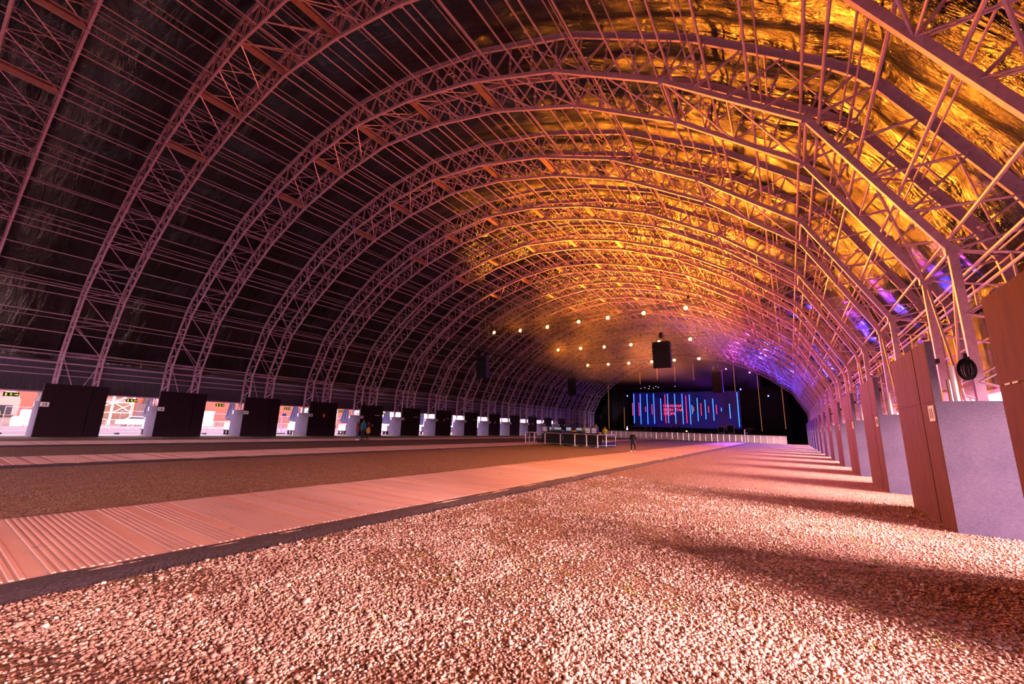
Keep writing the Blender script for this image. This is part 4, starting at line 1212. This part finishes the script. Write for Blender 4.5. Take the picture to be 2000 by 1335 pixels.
def desk(x, w, label):
    r = thing('desk_table', label, 'table', (x,38.0,.4), 0, 'black clothed desk tables')
    m = MB(); m.box((0,0,.80),(w,.9,.05)); m.build('table_top', M['black'], r)
    m = MB(); m.box((0,-.43,.40),(w,.03,.8)); m.build('table_cloth', M['black_cloth'], r)
    for sx in (-1,1):
        for sy in (-.35,.35): m = MB(); m.tube((sx*(w/2-.08),sy,0),(sx*(w/2-.08),sy,.78),.02,6); m.build('leg', M['dark_steel'], r)
desk(-.2,2.4,'black clothed table at the left of the mixing platform')
desk(2.3,2.4,'black clothed table in the middle of the mixing platform')
desk(4.4,1.6,'black clothed table at the right of the mixing platform')
TZ = 1.225
def mixer(loc, w, label):
    r = thing('mixing_console', label, 'mixer', loc)
    m = MB(); m.poly([(-w/2,-.35,0),(-w/2,.35,0),(-w/2,.35,.22),(-w/2,.22,.26),(-w/2,-.35,.08)],w,(1,0,0)); m.build('console_body', M['black'], r)
    m = MB(); 
    for i in range(int(w/.07)): m.box((-w/2+.06+i*.07,-.18,.125),(.022,.03,.02))
    m.build('faders', M['white'], r)
    m = MB(); m.box((0,.24,.36),(w*.5,.03,.26)); m.build('meter_screen', M['screen'], r)
mixer((.1,38.0,TZ),1.5,'large mixing console with small lit screen on the left table')
mixer((2.5,38.0,TZ),1.2,'second mixing console on the middle table')
def monitor(loc, rz, label, h=.36):
    r = thing('computer_monitor', label, 'monitor', loc, rz, 'monitors at the mixing desk')
    m = MB(); m.box((0,0,.18+h/2),(.58,.03,h)); m.build('bezel', M['black'], r)
    m = MB(); m.box((0,-.018,.18+h/2),(.53,.006,h-.05)); m.build('panel', M['screen'], r)
    m = MB(); m.box((0,.02,.1),(.05,.04,.2)); m.box((0,.03,.01),(.28,.18,.02)); m.build('stand', M['black'], r)
monitor((1.35,38.25,TZ),R(10),'lit monitor left of the yellow vested technicians')
monitor((-.9,38.25,TZ),R(-5),'dark backed monitor at the far left of the desk')
monitor((3.4,38.2,TZ),R(-8),'monitor between the two right hand technicians')
def rack(loc, label):
    r = thing('effects_rack', label, 'equipment rack', loc, 0, 'silver effects racks')
    m = MB(); m.box((0,0,.3),(.55,.5,.6)); m.build('rack_case', M['dark_steel'], r)
    for i in range(4): m = MB(); m.box((0,-.26,.1+i*.13),(.48,.02,.10)); m.build('unit', M['barrier'] if i % 2 == 0 else M['white'], r)
rack((3.75,37.85,TZ),'silver stacked rack unit in the middle of the desk'); rack((4.35,37.9,TZ),'silver stacked rack unit right of the other one'); rack((-1.1,37.9,TZ),'silver stacked rack unit at the left end of the desk')
for i, (x, s) in enumerate(((4.85,.16),(5.0,.12),(1.9,.14),(-.55,.12))):
    o = MB().lathe((0,0,0),[(s*.5,0),(s*.62,s*.9),(s*.5,s*.95)],12).build('paper_cup', M['paper'] if i % 2 else M['bag']); o.location = (x,37.75,TZ)
    tag(o, ['orange tub at the right end of the desk','white cup beside the orange tub','ochre tub next to the second mixing console','white cup by the large mixing console'][i], 'cup')
person((2.75,39.0,.4), R(150), 1.72, 'person in a yellow hi-vis vest bending at the middle of the mixing desk', M['hivis'], M['navy'], M['black'], False, 'front')
person((3.95,39.2,.4), R(170), 1.78, 'person in yellow and dark clothes behind the silver rack', M['hivis'], M['navy'], M['black'], False, 'front')
person((5.1,38.6,.4), R(190), 1.55, 'person in a bright yellow jacket at the right end of the mixing desk', M['hivis'], M['navy'], M['black'], False, 'front')
person((.3,39.4,.4), R(180), 1.75, 'person in black clothing behind the large mixing console', M['navy'], M['navy'], M['black'], False, 'front')

# ---------------------------------------------------------------- light: overcast daylight through the openings
w = bpy.data.worlds.new('World'); SC.world = w; w.use_nodes = True
nt = w.node_tree; bg = nt.nodes['Background']
tc = nt.nodes.new('ShaderNodeTexCoord'); sp = nt.nodes.new('ShaderNodeSeparateXYZ'); nt.links.new(tc.outputs['Generated'], sp.inputs[0])
rp = nt.nodes.new('ShaderNodeValToRGB'); nt.links.new(sp.outputs[2], rp.inputs[0])
rp.color_ramp.elements[0].position = 0.0; rp.color_ramp.elements[0].color = (1.0,.66,.76,1)
rp.color_ramp.elements[1].position = .6; rp.color_ramp.elements[1].color = (.86,.66,1.0,1)
mr = nt.nodes.new('ShaderNodeMapRange'); nt.links.new(sp.outputs[0], mr.inputs[0])
mr.inputs[1].default_value = -.3; mr.inputs[2].default_value = .9; mr.inputs[3].default_value = 8.5; mr.inputs[4].default_value = 10.0
nt.links.new(rp.outputs[0], bg.inputs[0]); nt.links.new(mr.outputs[0], bg.inputs[1])
def portal(loc, sx, sy, rot):
    l = bpy.data.lights.new('doorway_portal', 'AREA'); l.shape = 'RECTANGLE'; l.size = sx; l.size_y = sy; l.cycles.is_portal = True
    o = bpy.data.objects.new('doorway_portal', l); COL.objects.link(o); o.location = loc; o.rotation_euler = rot
for k in range(-2, 13):
    yc = Y0+k*S+WB+(S-WB)/2
    for sgn in (-1, 1):
        portal((sgn*25.6, yc, 1.6), 3.2, 5.6, (0, R(90)*sgn, 0))

portal((-6.5, PY_A-1.7, 2.25), 31, 4.5, (R(90), 0, 0))
sl = bpy.data.lights.new('overcast_sun', 'SUN'); sl.energy = 80.0; sl.angle = R(44); sl.color = (1.0,.60,.58)
so = bpy.data.objects.new('overcast_sun', sl); COL.objects.link(so); so.rotation_euler = Vector((-math.cos(R(13)), .05, -math.sin(R(13)))).to_track_quat('-Z','Y').to_euler()

# ---------------------------------------------------------------- camera
yaw, pit, rol = .600090, .205600, .030551
f = Vector((-math.sin(yaw)*math.cos(pit), math.cos(yaw)*math.cos(pit), math.sin(pit)))
rr = Vector((math.cos(yaw), math.sin(yaw), 0)); uu = rr.cross(f)
r2 = rr*math.cos(rol)+uu*math.sin(rol); u2 = -rr*math.sin(rol)+uu*math.cos(rol)
cam = bpy.data.cameras.new('Camera'); co = bpy.data.objects.new('Camera', cam); COL.objects.link(co)
mw = Matrix.Identity(4)
for i, ax in enumerate((r2, u2, -f)):
    for j in range(3): mw[j][i] = ax[j]
mw.translation = Vector((20.146, 0, 1.706)); co.matrix_world = mw
cam.sensor_fit = 'HORIZONTAL'; cam.sensor_width = 36; cam.lens = 786.06/2000*36; cam.clip_start = .05; cam.clip_end = 600
SC.camera = co

SC.view_settings.view_transform = 'Standard'; SC.view_settings.look = 'None'
SC.view_settings.exposure = 0.0; SC.view_settings.gamma = 1.0; SC.view_settings.use_curve_mapping = False
SC.cycles.use_denoising = True
SC.cycles.max_bounces = 6; SC.cycles.diffuse_bounces = 4; SC.cycles.glossy_bounces = 3; SC.cycles.transmission_bounces = 2
SC.cycles.sample_clamp_indirect = 6.0
SC.cycles.caustics_reflective = False; SC.cycles.caustics_refractive = False
